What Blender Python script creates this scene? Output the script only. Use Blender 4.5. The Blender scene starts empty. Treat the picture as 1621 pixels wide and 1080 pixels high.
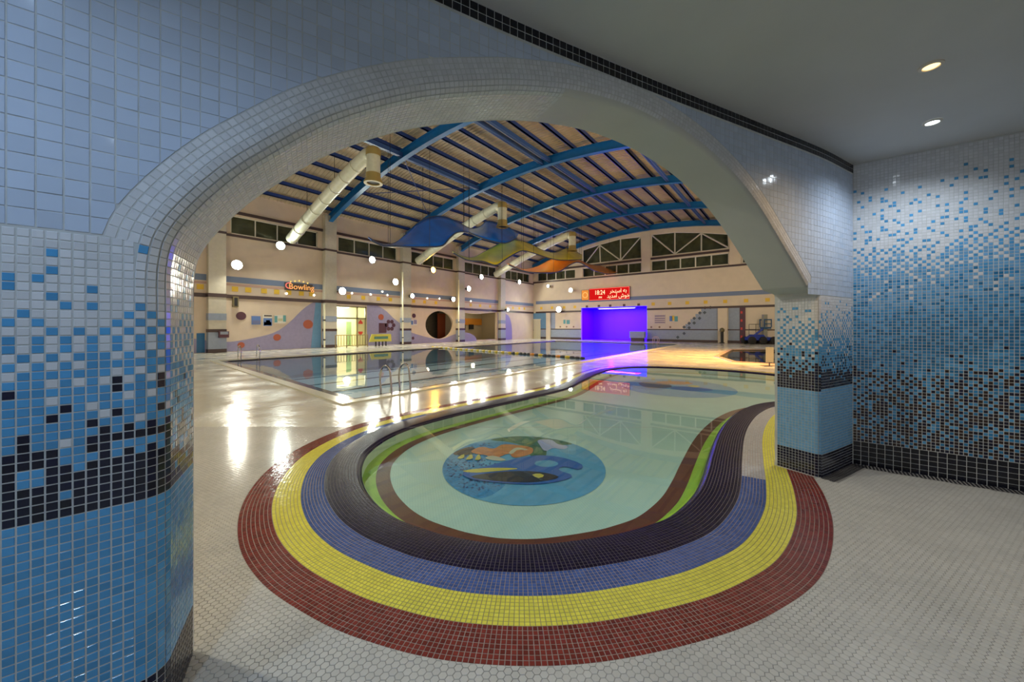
import bpy, bmesh, math, random
import numpy as np
from mathutils import Vector, Matrix
random.seed(7)
R = random.random
C = bpy.context.scene.collection
SC = bpy.context.scene

# ------------------------------------------------------------------ camera, world, exposure
FPX, CX, CY, EYE = 589.0, 810.5, 518.0, 1.5        # focal length in pixels of the 1621 px frame, principal column, horizon row
CA, SA = 0.7944, 0.6074                            # camera heading against the building axes
cam_data = bpy.data.cameras.new('camera')
cam = bpy.data.objects.new('camera', cam_data); C.objects.link(cam)
cam.location = (0, 0, EYE)
cam.rotation_euler = (math.pi/2, 0, math.atan2(SA, CA))
cam_data.sensor_width = 36; cam_data.lens = FPX/1621*36
cam_data.shift_y = -(540-CY)/1621
cam_data.clip_start = 0.02; cam_data.clip_end = 300
SC.camera = cam
w = bpy.data.worlds.new('night'); SC.world = w; w.use_nodes = True
w.node_tree.nodes['Background'].inputs[0].default_value = (0.02, 0.025, 0.03, 1)
w.node_tree.nodes['Background'].inputs[1].default_value = 0.6
SC.view_settings.view_transform = 'Standard'; SC.view_settings.look = 'None'
SC.view_settings.gamma = 1; SC.view_settings.use_curve_mapping = False
SC.view_settings.exposure = 0.0
SC.cycles.max_bounces = 10; SC.cycles.diffuse_bounces = 5; SC.cycles.glossy_bounces = 5
SC.cycles.transparent_max_bounces = 12
SC.cycles.sample_clamp_indirect = 6.0
SC.cycles.caustics_reflective = False; SC.cycles.caustics_refractive = False

FLOOD_W = 640.0        # each floodlight of the hall
ROOM_W = 54.0          # each downlight of the near room

def ray(px, py):
    X = (px-CX)/FPX
    return (X*CA-SA, X*SA+CA, (CY-py)/FPX)
def on_floor(px, py, z=0.0):
    r = ray(px, py); t = (z-EYE)/r[2]; return (r[0]*t, r[1]*t)
XL, YF = -27.3, 40.3
def on_left(px, py, x=XL):                          # -> (y, z) on the hall's long wall
    r = ray(px, py); t = x/r[0]; return (r[1]*t, EYE+r[2]*t)
def on_far(px, py, y=YF):                           # -> (x, z) on the hall's far wall
    r = ray(px, py); t = y/r[1]; return (r[0]*t, EYE+r[2]*t)
def project(x, y, z):
    X = x*CA+y*SA; Y = -x*SA+y*CA
    if Y < 0.05: return None
    return (CX+X/Y*FPX, CY-(z-EYE)/Y*FPX, Y)

# ------------------------------------------------------------------ materials
MATS = {}
def srgb(r, g, b):
    f = lambda c: (c/255/12.92) if c <= 10 else ((c/255+0.055)/1.055)**2.4
    return (f(r), f(g), f(b), 1)
def mat(name, col, rough=0.5, spec=0.5, metal=0.0, var=0.0, noise=0.0, nscale=6.0, emit=0.0, coat=0.0, bump=0.0, bscale=200.0):
    if name in MATS: return MATS[name]
    m = bpy.data.materials.new(name); m.use_nodes = True; MATS[name] = m
    nt = m.node_tree; b = nt.nodes['Principled BSDF']
    if len(col) == 3: col = (*col, 1)
    b.inputs['Base Color'].default_value = col
    b.inputs['Roughness'].default_value = rough
    b.inputs['Specular IOR Level'].default_value = spec
    b.inputs['Metallic'].default_value = metal
    b.inputs['Coat Weight'].default_value = coat
    if emit:
        b.inputs['Emission Color'].default_value = col; b.inputs['Emission Strength'].default_value = emit
    fac = None
    if var:
        g = nt.nodes.new('ShaderNodeNewGeometry')
        oi = nt.nodes.new('ShaderNodeObjectInfo')
        ad = nt.nodes.new('ShaderNodeMath'); ad.operation = 'ADD'
        nt.links.new(g.outputs['Random Per Island'], ad.inputs[0]); nt.links.new(oi.outputs['Random'], ad.inputs[1])
        fr = nt.nodes.new('ShaderNodeMath'); fr.operation = 'FRACT'; nt.links.new(ad.outputs[0], fr.inputs[0])
        mr = nt.nodes.new('ShaderNodeMapRange'); mr.inputs['To Min'].default_value = 1-var; mr.inputs['To Max'].default_value = 1+var
        nt.links.new(fr.outputs[0], mr.inputs['Value']); fac = mr.outputs[0]
    if noise:
        tc = nt.nodes.new('ShaderNodeNewGeometry')
        n = nt.nodes.new('ShaderNodeTexNoise'); n.inputs['Scale'].default_value = nscale; n.inputs['Detail'].default_value = 5
        nt.links.new(tc.outputs['Position'], n.inputs['Vector'])
        mr = nt.nodes.new('ShaderNodeMapRange'); mr.inputs['From Min'].default_value = .3; mr.inputs['From Max'].default_value = .7
        mr.inputs['To Min'].default_value = 1-noise; mr.inputs['To Max'].default_value = 1+noise
        nt.links.new(n.outputs['Fac'], mr.inputs['Value'])
        if fac is None: fac = mr.outputs[0]
        else:
            mu = nt.nodes.new('ShaderNodeMath'); mu.operation = 'MULTIPLY'
            nt.links.new(fac, mu.inputs[0]); nt.links.new(mr.outputs[0], mu.inputs[1]); fac = mu.outputs[0]
    if fac is not None:
        vm = nt.nodes.new('ShaderNodeVectorMath'); vm.operation = 'SCALE'
        vm.inputs[0].default_value = col[:3]; nt.links.new(fac, vm.inputs['Scale'])
        nt.links.new(vm.outputs[0], b.inputs['Base Color'])
    if bump:
        tc = nt.nodes.new('ShaderNodeNewGeometry')
        n = nt.nodes.new('ShaderNodeTexNoise'); n.inputs['Scale'].default_value = bscale; n.inputs['Detail'].default_value = 3
        nt.links.new(tc.outputs['Position'], n.inputs['Vector'])
        bp = nt.nodes.new('ShaderNodeBump'); bp.inputs['Strength'].default_value = bump; bp.inputs['Distance'].default_value = 0.01
        nt.links.new(n.outputs['Fac'], bp.inputs['Height']); nt.links.new(bp.outputs[0], b.inputs['Normal'])
    return m
def lamp_mat(name, col, strength):
    if name in MATS: return MATS[name]
    m = bpy.data.materials.new(name); m.use_nodes = True; MATS[name] = m
    nt = m.node_tree; nt.nodes.clear()
    e = nt.nodes.new('ShaderNodeEmission'); o = nt.nodes.new('ShaderNodeOutputMaterial')
    e.inputs[0].default_value = (*col, 1); e.inputs[1].default_value = strength
    nt.links.new(e.outputs[0], o.inputs[0]); return m
def water_mat(name, tint, rough=0.01, ripple=0.02, scale=1.2):
    m = bpy.data.materials.new(name); m.use_nodes = True; MATS[name] = m
    nt = m.node_tree; nt.nodes.clear()
    o = nt.nodes.new('ShaderNodeOutputMaterial'); mx = nt.nodes.new('ShaderNodeMixShader')
    t = nt.nodes.new('ShaderNodeBsdfTransparent'); g = nt.nodes.new('ShaderNodeBsdfGlossy')
    t.inputs[0].default_value = (*tint, 1); g.inputs['Roughness'].default_value = rough
    geo = nt.nodes.new('ShaderNodeNewGeometry')
    n = nt.nodes.new('ShaderNodeTexNoise'); n.inputs['Scale'].default_value = scale; n.inputs['Detail'].default_value = 2
    nt.links.new(geo.outputs['Position'], n.inputs['Vector'])
    bp = nt.nodes.new('ShaderNodeBump'); bp.inputs['Strength'].default_value = ripple; bp.inputs['Distance'].default_value = 0.05
    nt.links.new(n.outputs['Fac'], bp.inputs['Height'])
    nt.links.new(bp.outputs[0], g.inputs['Normal'])
    d = nt.nodes.new('ShaderNodeVectorMath'); d.operation = 'DOT_PRODUCT'        # Schlick reflectance, the same from both sides
    nt.links.new(geo.outputs['Normal'], d.inputs[0]); nt.links.new(geo.outputs['Incoming'], d.inputs[1])
    prev = d.outputs['Value']
    for op, val in (('ABSOLUTE', None), ('SUBTRACT', 1.0), ('POWER', 5.0), ('MULTIPLY_ADD', .975)):
        q = nt.nodes.new('ShaderNodeMath'); q.operation = op
        if op == 'SUBTRACT': q.inputs[0].default_value = 1.0; nt.links.new(prev, q.inputs[1])
        else:
            nt.links.new(prev, q.inputs[0])
            if val is not None: q.inputs[1].default_value = val
            if op == 'MULTIPLY_ADD': q.inputs[2].default_value = .025
        prev = q.outputs[0]
    nt.links.new(prev, mx.inputs[0]); nt.links.new(t.outputs[0], mx.inputs[1]); nt.links.new(g.outputs[0], mx.inputs[2])
    nt.links.new(mx.outputs[0], o.inputs[0]); return m
def glass_mat(name, tint, ior=1.5):
    return water_mat(name, tint, 0.03, 0.0)

M_WHITE = mat('white_glazed_tile', (0.53, 0.61, 0.75), 0.08, 0.5, var=.05)
M_WHITES = mat('white_mosaic_tile', (0.68, 0.69, 0.72), 0.12, 0.5, var=.07)
M_LBLUE = mat('light_blue_mosaic', (0.085, 0.33, 0.62), 0.14, 0.5, var=.14)
M_MBLUE = mat('mid_blue_mosaic', (0.03, 0.20, 0.42), 0.14, 0.5, var=.25)
M_PBLUE = mat('pale_blue_mosaic', (0.17, 0.40, 0.66), 0.16, 0.5, var=.10)
M_NAVY = mat('navy_mosaic', (0.006, 0.008, 0.028), 0.12, 0.5, var=.4)
M_BLACK = mat('black_glazed_tile', (0.006, 0.007, 0.016), 0.12, 0.5, var=.3)
M_RED = mat('brick_red_mosaic', (0.20, 0.030, 0.022), 0.22, 0.5, var=.28)
M_YEL = mat('yellow_mosaic', (0.82, 0.77, 0.10), 0.22, 0.5, var=.08)
M_BLU = mat('cobalt_mosaic', (0.055, 0.115, 0.36), 0.22, 0.5, var=.18)
M_NAVYR = mat('kerb_navy_mosaic', (0.010, 0.007, 0.034), 0.32, 0.15, var=.35)
M_GROUT = mat('grey_grout', (0.56, 0.58, 0.58), 0.7, 0.2, noise=.1, nscale=9)
M_GROUTD = mat('ring_grout', (0.36, 0.30, 0.26), 0.6, 0.3, noise=.15, nscale=9)
M_HEX = mat('hexagon_tile', (0.56, 0.55, 0.51), 0.32, 0.4, var=.05, noise=.07, nscale=2.5)
M_CEIL = mat('ceiling_paint', (0.56, 0.56, 0.54), 0.6, 0.3, noise=.03, nscale=2)
M_PLAST = mat('arch_plaster', (0.55, 0.55, 0.53), 0.45, 0.35, noise=.03, nscale=3)
M_CREAM = mat('hall_wall_paint', (0.66, 0.54, 0.42), 0.55, 0.3, noise=.04, nscale=1.5)
M_FARW = mat('far_wall_paint', (0.66, 0.56, 0.42), 0.55, 0.3, noise=.04, nscale=1.5)
M_DARKB = mat('dark_brown_band', (0.06, 0.035, 0.035), 0.4)
M_BSTR = mat('grey_blue_stripe', (0.16, 0.21, 0.32), 0.5)
M_LILAC = mat('lilac_wall_paint', (0.30, 0.27, 0.42), 0.5, noise=.05)
M_SKYB = mat('sky_blue_wall_paint', (0.13, 0.28, 0.46), 0.5, noise=.05)
M_GBLUE = mat('grey_blue_wall_paint', (0.28, 0.33, 0.42), 0.5, noise=.05)
M_YDOT = mat('yellow_square_paint', (0.75, 0.48, 0.04), 0.5)
M_ORDOT = mat('orange_disc_paint', (0.42, 0.10, 0.05), 0.5)
M_MAROON = mat('maroon_paint', (0.09, 0.03, 0.05), 0.5)
M_FRAME = mat('white_window_frame', (0.66, 0.62, 0.52), 0.45)
M_BEAM = mat('blue_steel_paint', (0.008, 0.14, 0.38), 0.35, 0.5, noise=.08)
M_PURLIN = mat('dark_blue_purlin', (0.014, 0.045, 0.22), 0.4)
M_TUBE = mat('light_blue_tube', (0.04, 0.10, 0.30), 0.4)
M_ROOF = mat('roof_sheet', (0.47, 0.39, 0.28), 0.5, 0.4, noise=.10, nscale=1.3)
M_DUCT = mat('white_duct', (0.62, 0.62, 0.48), 0.4, noise=.06)
M_OCHRE = mat('ochre_duct_collar', (0.36, 0.27, 0.09), 0.5)
M_STEEL = mat('stainless_steel', (0.6, 0.6, 0.6), 0.12, metal=1.0)
M_DSTEEL = mat('dark_steel', (0.05, 0.05, 0.05), 0.3, metal=.6)
M_WBLK = mat('black_rubber', (0.012, 0.012, 0.013), 0.6)
M_GLASSD = glass_mat('night_window_glass', (0.8, 0.82, 0.76))
M_NIGHT = mat('dark_blind', (0.19, 0.18, 0.12), 0.6, noise=.3, nscale=2)
M_WATER = water_mat('pool_water', (0.86, 0.94, 0.98), 0.012, 0.05, 1.5)
M_WATER2 = water_mat('paddling_pool_water', (0.90, 0.97, 0.95), 0.008, 0.012, 1.0)
M_WATER3 = water_mat('plunge_pool_water', (0.6, 0.7, 0.7), 0.02, 0.05, 2.0)
M_BASIN = mat('basin_blue_tile', (0.34, 0.56, 0.70), 0.4)

# hall floor: wet, glossy; drier in the near room
def floor_material():
    m = mat('deck_tile', (0.60, 0.58, 0.50), 0.2, 0.5, noise=.07, nscale=1.2)
    nt = m.node_tree; b = nt.nodes['Principled BSDF']
    g = nt.nodes.new('ShaderNodeNewGeometry')
    n = nt.nodes.new('ShaderNodeTexNoise'); n.inputs['Scale'].default_value = 1.1; n.inputs['Detail'].default_value = 6
    nt.links.new(g.outputs['Position'], n.inputs['Vector'])
    mr = nt.nodes.new('ShaderNodeMapRange'); mr.inputs['From Min'].default_value = .35; mr.inputs['From Max'].default_value = .65
    mr.inputs['To Min'].default_value = .09; mr.inputs['To Max'].default_value = .28
    nt.links.new(n.outputs['Fac'], mr.inputs['Value']); nt.links.new(mr.outputs[0], b.inputs['Roughness'])
    n2 = nt.nodes.new('ShaderNodeTexNoise'); n2.inputs['Scale'].default_value = 9; n2.inputs['Detail'].default_value = 4
    nt.links.new(g.outputs['Position'], n2.inputs['Vector'])
    bp = nt.nodes.new('ShaderNodeBump'); bp.inputs['Strength'].default_value = .3; bp.inputs['Distance'].default_value = .012
    nt.links.new(n2.outputs['Fac'], bp.inputs['Height']); nt.links.new(bp.outputs[0], b.inputs['Normal'])
    return m
M_DECK = floor_material()
# hexagon tiles share the wet / dry change along the hall side of the arched wall
def wet_rough(m, dry, wet):
    nt = m.node_tree; b = nt.nodes['Principled BSDF']
    g = nt.nodes.new('ShaderNodeNewGeometry')
    d = nt.nodes.new('ShaderNodeVectorMath'); d.operation = 'DOT_PRODUCT'
    d.inputs[1].default_value = (-0.911, 0.412, 0)
    nt.links.new(g.outputs['Position'], d.inputs[0])
    n = nt.nodes.new('ShaderNodeTexNoise'); n.inputs['Scale'].default_value = 1.6; n.inputs['Detail'].default_value = 5
    nt.links.new(g.outputs['Position'], n.inputs['Vector'])
    a = nt.nodes.new('ShaderNodeMath'); a.operation = 'MULTIPLY_ADD'; a.inputs[1].default_value = 1.6
    nt.links.new(n.outputs['Fac'], a.inputs[0]); nt.links.new(d.outputs['Value'], a.inputs[2])
    mr = nt.nodes.new('ShaderNodeMapRange'); mr.inputs['From Min'].default_value = 2.4; mr.inputs['From Max'].default_value = 4.2
    mr.inputs['To Min'].default_value = dry; mr.inputs['To Max'].default_value = wet
    nt.links.new(a.outputs[0], mr.inputs['Value']); nt.links.new(mr.outputs[0], b.inputs['Roughness'])
wet_rough(M_HEX, .36, .13)
for _m in (M_RED, M_YEL, M_BLU): wet_rough(_m, .28, .12)

# ------------------------------------------------------------------ mesh helpers
class MB:
    def __init__(s): s.v = []; s.f = []; s.m = []
    def face(s, pts, mi=0):
        k = len(s.v); s.v.extend(tuple(p) for p in pts); s.f.append(tuple(range(k, k+len(pts)))); s.m.append(mi)
    def box(s, x0, x1, y0, y1, z0, z1, mi=0):
        k = len(s.v)
        s.v.extend([(x0,y0,z0),(x1,y0,z0),(x1,y1,z0),(x0,y1,z0),(x0,y0,z1),(x1,y0,z1),(x1,y1,z1),(x0,y1,z1)])
        for q in ((3,2,1,0),(4,5,6,7),(0,1,5,4),(1,2,6,5),(2,3,7,6),(3,0,4,7)):
            s.f.append(tuple(k+i for i in q)); s.m.append(mi)
    def tube(s, pts, r, n=10, mi=0, cap=True):
        pts = [Vector(p) for p in pts]; k0 = len(s.v); up = None
        for i, p in enumerate(pts):
            t = (pts[min(i+1, len(pts)-1)]-pts[max(i-1, 0)]).normalized()
            if up is None:
                up = Vector((0,0,1)) if abs(t.z) < .9 else Vector((1,0,0))
            a = t.cross(up).normalized(); b = a.cross(t).normalized(); up = b
            rr = r[i] if isinstance(r, (list, tuple)) else r
            for j in range(n):
                an = 2*math.pi*j/n; s.v.append(tuple(p+a*math.cos(an)*rr+b*math.sin(an)*rr))
        for i in range(len(pts)-1):
            for j in range(n):
                a0 = k0+i*n+j; a1 = k0+i*n+(j+1) % n
                s.f.append((a0, a1, a1+n, a0+n)); s.m.append(mi)
        if cap:
            s.f.append(tuple(k0+j for j in reversed(range(n)))); s.m.append(mi)
            e = k0+(len(pts)-1)*n; s.f.append(tuple(e+j for j in range(n))); s.m.append(mi)
    def lathe(s, c, ax, prof, n=20, mi=0):          # prof: (radius, distance along the axis)
        c = Vector(c); ax = Vector(ax).normalized()
        u = ax.orthogonal().normalized(); v = ax.cross(u); k0 = len(s.v)
        for r, h in prof:
            for j in range(n):
                an = 2*math.pi*j/n; s.v.append(tuple(c+ax*h+(u*math.cos(an)+v*math.sin(an))*max(r, 1e-4)))
        for i in range(len(prof)-1):
            for j in range(n):
                a0 = k0+i*n+j; a1 = k0+i*n+(j+1) % n
                s.f.append((a0, a1, a1+n, a0+n)); s.m.append(mi)
    def prism(s, pts, nvec, th, mi=0):              # planar polygon pushed along nvec
        nv = Vector(nvec)*th; a = [Vector(p) for p in pts]; b = [p+nv for p in a]; n = len(a)
        s.face(b, mi); s.face(list(reversed(a)), mi)
        for i in range(n):
            j = (i+1) % n; s.face([a[i], a[j], b[j], b[i]], mi)
    def tile(s, c, u, v, n, hu, hv, h=.0015, mi=0, tilt=.014):
        """a small raised tile: centre, two half axes, normal"""
        a = (R()-.5)*2*tilt; b = (R()-.5)*2*tilt; k = len(s.v)
        ch = min(.0012, hu*.12)
        for (e, f) in ((-1,-1),(1,-1),(1,1),(-1,1)):
            s.v.append((c[0]+u[0]*e*hu+v[0]*f*hv, c[1]+u[1]*e*hu+v[1]*f*hv, c[2]+u[2]*e*hu+v[2]*f*hv))
        for (e, f) in ((-1,-1),(1,-1),(1,1),(-1,1)):
            hh = h+a*e*hu+b*f*hv; x = e*(hu-ch); y = f*(hv-ch)
            s.v.append((c[0]+u[0]*x+v[0]*y+n[0]*hh, c[1]+u[1]*x+v[1]*y+n[1]*hh, c[2]+u[2]*x+v[2]*y+n[2]*hh))
        s.f += [(k+4,k+5,k+6,k+7),(k,k+1,k+5,k+4),(k+1,k+2,k+6,k+5),(k+2,k+3,k+7,k+6),(k+3,k,k+4,k+7)]
        s.m += [mi]*5
    def mesh(s, name, mats, smooth=False):
        me = bpy.data.meshes.new(name); me.from_pydata(s.v, [], s.f)
        if not isinstance(mats, (list, tuple)): mats = [mats]
        for m in mats: me.materials.append(m)
        if len(mats) > 1: me.polygons.foreach_set('material_index', s.m)
        if smooth: me.polygons.foreach_set('use_smooth', [True]*len(me.polygons))
        me.update(); return me
    def build(s, name, mats, parent=None, smooth=False, merge=False):
        me = s.mesh(name, mats, smooth)
        if merge or smooth:
            bm = bmesh.new(); bm.from_mesh(me); bmesh.ops.remove_doubles(bm, verts=bm.verts, dist=1e-5); bm.to_mesh(me); bm.free()
        o = bpy.data.objects.new(name, me); C.objects.link(o); o.parent = parent
        if smooth:
            try: me.set_sharp_from_angle(angle=math.radians(40))
            except Exception: pass
        return o
def tag(o, label=None, cat=None, group=None, kind=None):
    if label: o['label'] = label
    if cat: o['category'] = cat
    if group: o['group'] = group
    if kind: o['kind'] = kind
    return o
def empty(name, loc=(0,0,0), rz=0.0):
    o = bpy.data.objects.new(name, None); C.objects.link(o); o.location = loc; o.rotation_euler = (0,0,rz)
    o.empty_display_size = .2; return o
def copy_tree(o, parent=None):
    c = o.copy(); C.objects.link(c); c.parent = parent
    for ch in list(o.children): copy_tree(ch, c)
    return c
def fill(outline, holes=(), depth=0.0):
    """2-D polygon with holes -> bmesh-like (verts, faces) through a filled curve"""
    cu = bpy.data.curves.new('fill', 'CURVE'); cu.dimensions = '2D'; cu.fill_mode = 'BOTH' if depth else 'FRONT'; cu.extrude = depth
    for lp in [outline]+list(holes):
        sp = cu.splines.new('POLY'); sp.points.add(len(lp)-1); sp.use_cyclic_u = True
        for p, q in zip(sp.points, lp): p.co = (q[0], q[1], 0, 1)
    ob = bpy.data.objects.new('fill', cu); me = bpy.data.meshes.new_from_object(ob)
    v = [tuple(x.co) for x in me.vertices]; f = [tuple(p.vertices) for p in me.polygons]
    bpy.data.objects.remove(ob); bpy.data.curves.remove(cu); bpy.data.meshes.remove(me)
    return v, f
def filled(name, outline, holes, fn, mats, parent=None, depth=0.0, flip=False):
    v, f = fill(outline, holes, depth)
    mb = MB(); mb.v = [fn(*p) for p in v]; mb.f = [tuple(reversed(q)) for q in f] if flip else f; mb.m = [0]*len(f)
    return mb.build(name, mats, parent)
def spline(pts, closed=False, step=.05):
    """Catmull-Rom through rows of numbers, resampled evenly by the first two"""
    P = np.array(pts, float); n = len(P); out = []
    rng = range(n) if closed else range(n-1)
    for i in rng:
        p0 = P[(i-1) % n] if closed or i > 0 else 2*P[0]-P[1]
        p1 = P[i]; p2 = P[(i+1) % n]
        p3 = P[(i+2) % n] if closed or i+2 < n else 2*P[-1]-P[-2]
        for k in range(16):
            t = k/16; out.append(.5*((2*p1)+(-p0+p2)*t+(2*p0-5*p1+4*p2-p3)*t*t+(-p0+3*p1-3*p2+p3)*t**3))
    if not closed: out.append(P[-1])
    O = np.array(out)
    Q = np.vstack([O, O[:1]]) if closed else O
    d = np.r_[0, np.cumsum(np.linalg.norm(np.diff(Q[:, :2], axis=0), axis=1))]
    m = max(3, int(round(d[-1]/step))); s = np.linspace(0, d[-1], m+1)
    if closed: s = s[:-1]
    return np.stack([np.interp(s, d, Q[:, j]) for j in range(Q.shape[1])], 1)
def inside(p, poly):
    x, y = p; c = False; n = len(poly); j = n-1
    for i in range(n):
        xi, yi = poly[i][0], poly[i][1]; xj, yj = poly[j][0], poly[j][1]
        if (yi > y) != (yj > y) and x < (xj-xi)*(y-yi)/(yj-yi)+xi: c = not c
        j = i
    return c

# tiles as single objects (the largest in view) plus the rest as one part
class TileSet:
    def __init__(s, name, parent, mats, hu, hv, h=.0016, limit=300):
        s.name = name; s.parent = parent; s.mats = mats; s.hu = hu; s.hv = hv; s.h = h; s.limit = limit; s.t = []
    def add(s, c, u, v, n, mi, hu=None, hv=None): s.t.append((tuple(c), tuple(u), tuple(v), tuple(n), mi, hu or s.hu, hv or s.hv))
    def build(s, minpx=9.0, stuff_name=None):
        def score(t):
            q = project(*t[0])
            if q is None or not (-5 < q[0] < 1626 and -5 < q[1] < 1085): return 0
            c = t[0]; d = Vector((c[0], c[1], c[2]-EYE)); n = Vector(t[3])
            if d.dot(n) > 0: return 0
            a = project(*(c[i]+t[1][i]*t[5] for i in range(3))); b = project(*(c[i]-t[1][i]*t[5] for i in range(3)))
            e = project(*(c[i]+t[2][i]*t[6] for i in range(3))); f = project(*(c[i]-t[2][i]*t[6] for i in range(3)))
            if None in (a, b, e, f): return 0
            return math.sqrt(math.dist(a[:2], b[:2])*math.dist(e[:2], f[:2]))
        sc = [(score(t), i) for i, t in enumerate(s.t)]
        sc.sort(key=lambda k: (-k[0], k[1])); single = {i for q, i in sc[:s.limit] if q >= minpx}
        meshes = {}; rest = MB()
        for i, (c, u, v, n, mi, hu, hv) in enumerate(s.t):
            if i in single:
                key = (mi, round(hu, 4), round(hv, 4), i % 3)
                if key not in meshes:
                    m = MB(); m.tile((0,0,0), (1,0,0), (0,1,0), (0,0,1), hu, hv, s.h); m.face([(-hu,hv,0),(hu,hv,0),(hu,-hv,0),(-hu,-hv,0)])
                    meshes[key] = m.mesh(s.name, s.mats[mi])
                o = bpy.data.objects.new(s.name, meshes[key]); C.objects.link(o); o.parent = s.parent
                M = Matrix(((u[0],v[0],n[0],c[0]),(u[1],v[1],n[1],c[1]),(u[2],v[2],n[2],c[2]),(0,0,0,1)))
                o.matrix_basis = M @ Matrix.Rotation((R()-.5)*.03, 4, 'X') @ Matrix.Rotation((R()-.5)*.03, 4, 'Y')
            else: rest.tile(c, u, v, n, hu, hv, s.h, mi)
        if rest.v:
            o = rest.build(stuff_name or s.name, s.mats, s.parent); o['kind'] = 'stuff'
        return len(single), len(s.t)-len(single)

# ------------------------------------------------------------------ the arched partition
WA = Vector((-1.8237, .3931)); WD = Vector((.41159, .91137)).normalized(); WN = Vector((-WD.y, WD.x))   # WN points into the hall
TH = .40; ZC = 3.285
CS = np.array([-5, -3.6, -1.75, -.45, 0, 1.16, 2.38, 3.8, 4.87, 5.63, 6.5]); CO = np.array([-1.9, -1.15, -.33, -.08, 0, .068, .058, .01, -.022, 0, .02])
_cs = spline(np.stack([CS, CO], 1), False, .03)
def curve(s): return float(np.interp(s, _cs[:, 0], _cs[:, 1]))
def W3(s, off, z):
    p = WA+WD*s+WN*(off+curve(s)); return Vector((p.x, p.y, z))
P1 = .0283                                          # small mosaic pitch
arch = [(-.088,0),(-.088,.5),(-.088,1.0),(-.088,1.5),(-.085,1.74),(-.045,1.88),(.085,2.07),(.242,2.235),(.502,2.46),(.871,2.68),(1.267,2.84),(1.54,2.925),
        (1.896,3.0),(2.368,3.035),(2.85,2.98),(3.33,2.835),(3.787,2.585),(4.28,2.17),(4.60,1.885)]
path = list(map(tuple, spline(arch, False, P1)))
n_left = max(i for i, p in enumerate(path) if p[1] < 1.78 and p[0] < .5)
path_r = [(4.72, 1.868), (4.80, 1.85)]+[(4.815, 1.82-k*P1) for k in range(int(1.82/P1)+1)]+[(4.815, 0.0)]
n_arch = len(path)
path = path+path_r
PN = []
for i in range(len(path)):
    a = path[max(i-1, 0)]; b = path[min(i+1, len(path)-1)]
    t = Vector((b[0]-a[0], b[1]-a[1])).normalized(); PN.append((-t.y, t.x))
def rad(s): 
    k = min(1, max(0, (s-1.9)/2.0)); return .075*(1-k)+.035*k
def G(i, v):
    (s, z), (ns, nz) = path[i], PN[i]; r = rad(s); hl = math.pi*r/2
    if v <= 0: return W3(s+ns*(r-v), 0, max(z+nz*(r-v), 0)), (Vector((0,0,0))-Vector((WN.x, WN.y, 0)))
    if v < hl:
        th = v/r; q = r*(1-math.sin(th)); off = r*(1-math.cos(th))
        inn = -(Vector((WD.x, WD.y, 0))*ns+Vector((0,0,1))*nz)
        return W3(s+ns*q, off, max(z+nz*q, 0)), (-Vector((WN.x, WN.y, 0))*math.cos(th)+inn*math.sin(th)).normalized()
    inn = -(Vector((WD.x, WD.y, 0))*ns+Vector((0,0,1))*nz)
    return W3(s, r+(v-hl), z), inn
wall = MB()
vs = [0, .2, .4, .6, .8, 1.0]
N = len(path)
for i in range(N-1):
    def row(k):
        r = rad(path[k][0]); hl = math.pi*r/2
        return [G(k, hl*q)[0] for q in vs]+[G(k, hl+TH-r)[0]]
    a, b = row(i), row(i+1); mi = 1 if (path[i][0] > 1.8 and i < n_arch+2) else 0
    for j in range(len(a)-1): wall.face([a[j], a[j+1], b[j+1], b[j]], mi)
# front and back faces in strips
Q = [(path[i][0]+PN[i][0]*rad(path[i][0]), path[i][1]+PN[i][1]*rad(path[i][0])) for i in range(N)]
SL, SR = -3.6, 5.63
sl = Q[0][0]; sr = Q[-1][0]
ss = list(np.linspace(SL, sl, 130))
for a, b in zip(ss, ss[1:]): wall.face([W3(a,0,0), W3(b,0,0), W3(b,0,ZC), W3(a,0,ZC)])
last = (sl, 0.0)
for i in range(0, N):                               # running maximum keeps the strips gap-free
    b = Q[i]
    if b[0]-last[0] > 1e-5:
        wall.face([W3(last[0],0,max(Q[i-1][1],0)), W3(b[0],0,b[1]), W3(b[0],0,ZC), W3(last[0],0,ZC)]); last = b
ss = list(np.linspace(sr, SR, 28))
for a, b in zip(ss, ss[1:]): wall.face([W3(a,0,0), W3(b,0,0), W3(b,0,ZC), W3(a,0,ZC)])
# hall side
ss = list(np.linspace(SL, path[0][0], 24))
for a, b in zip(ss, ss[1:]): wall.face([W3(b,TH,0), W3(a,TH,0), W3(a,TH,ZC), W3(b,TH,ZC)], 2)
for i in range(N-1):
    a, b = path[i], path[i+1]
    if b[0]-a[0] > 1e-5: wall.face([W3(b[0],TH,b[1]), W3(a[0],TH,a[1]), W3(a[0],TH,ZC), W3(b[0],TH,ZC)], 2)
wall.face([W3(SR,TH,0), W3(path[-1][0],TH,0), W3(path[-1][0],TH,ZC), W3(SR,TH,ZC)], 2)
ss = list(np.linspace(SL, SR, 40))
for a, b in zip(ss, ss[1:]): wall.face([W3(a,TH,ZC+.01), W3(b,TH,ZC+.01), W3(b,-.02,ZC+.01), W3(a,-.02,ZC+.01)], 2)
wall_near = wall.build('wall_near', [M_GROUT, M_PLAST, M_FARW], None, smooth=True)
tag(wall_near, 'white and blue mosaic partition wall with the wide arch opening to the pool hall', kind='structure')

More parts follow.
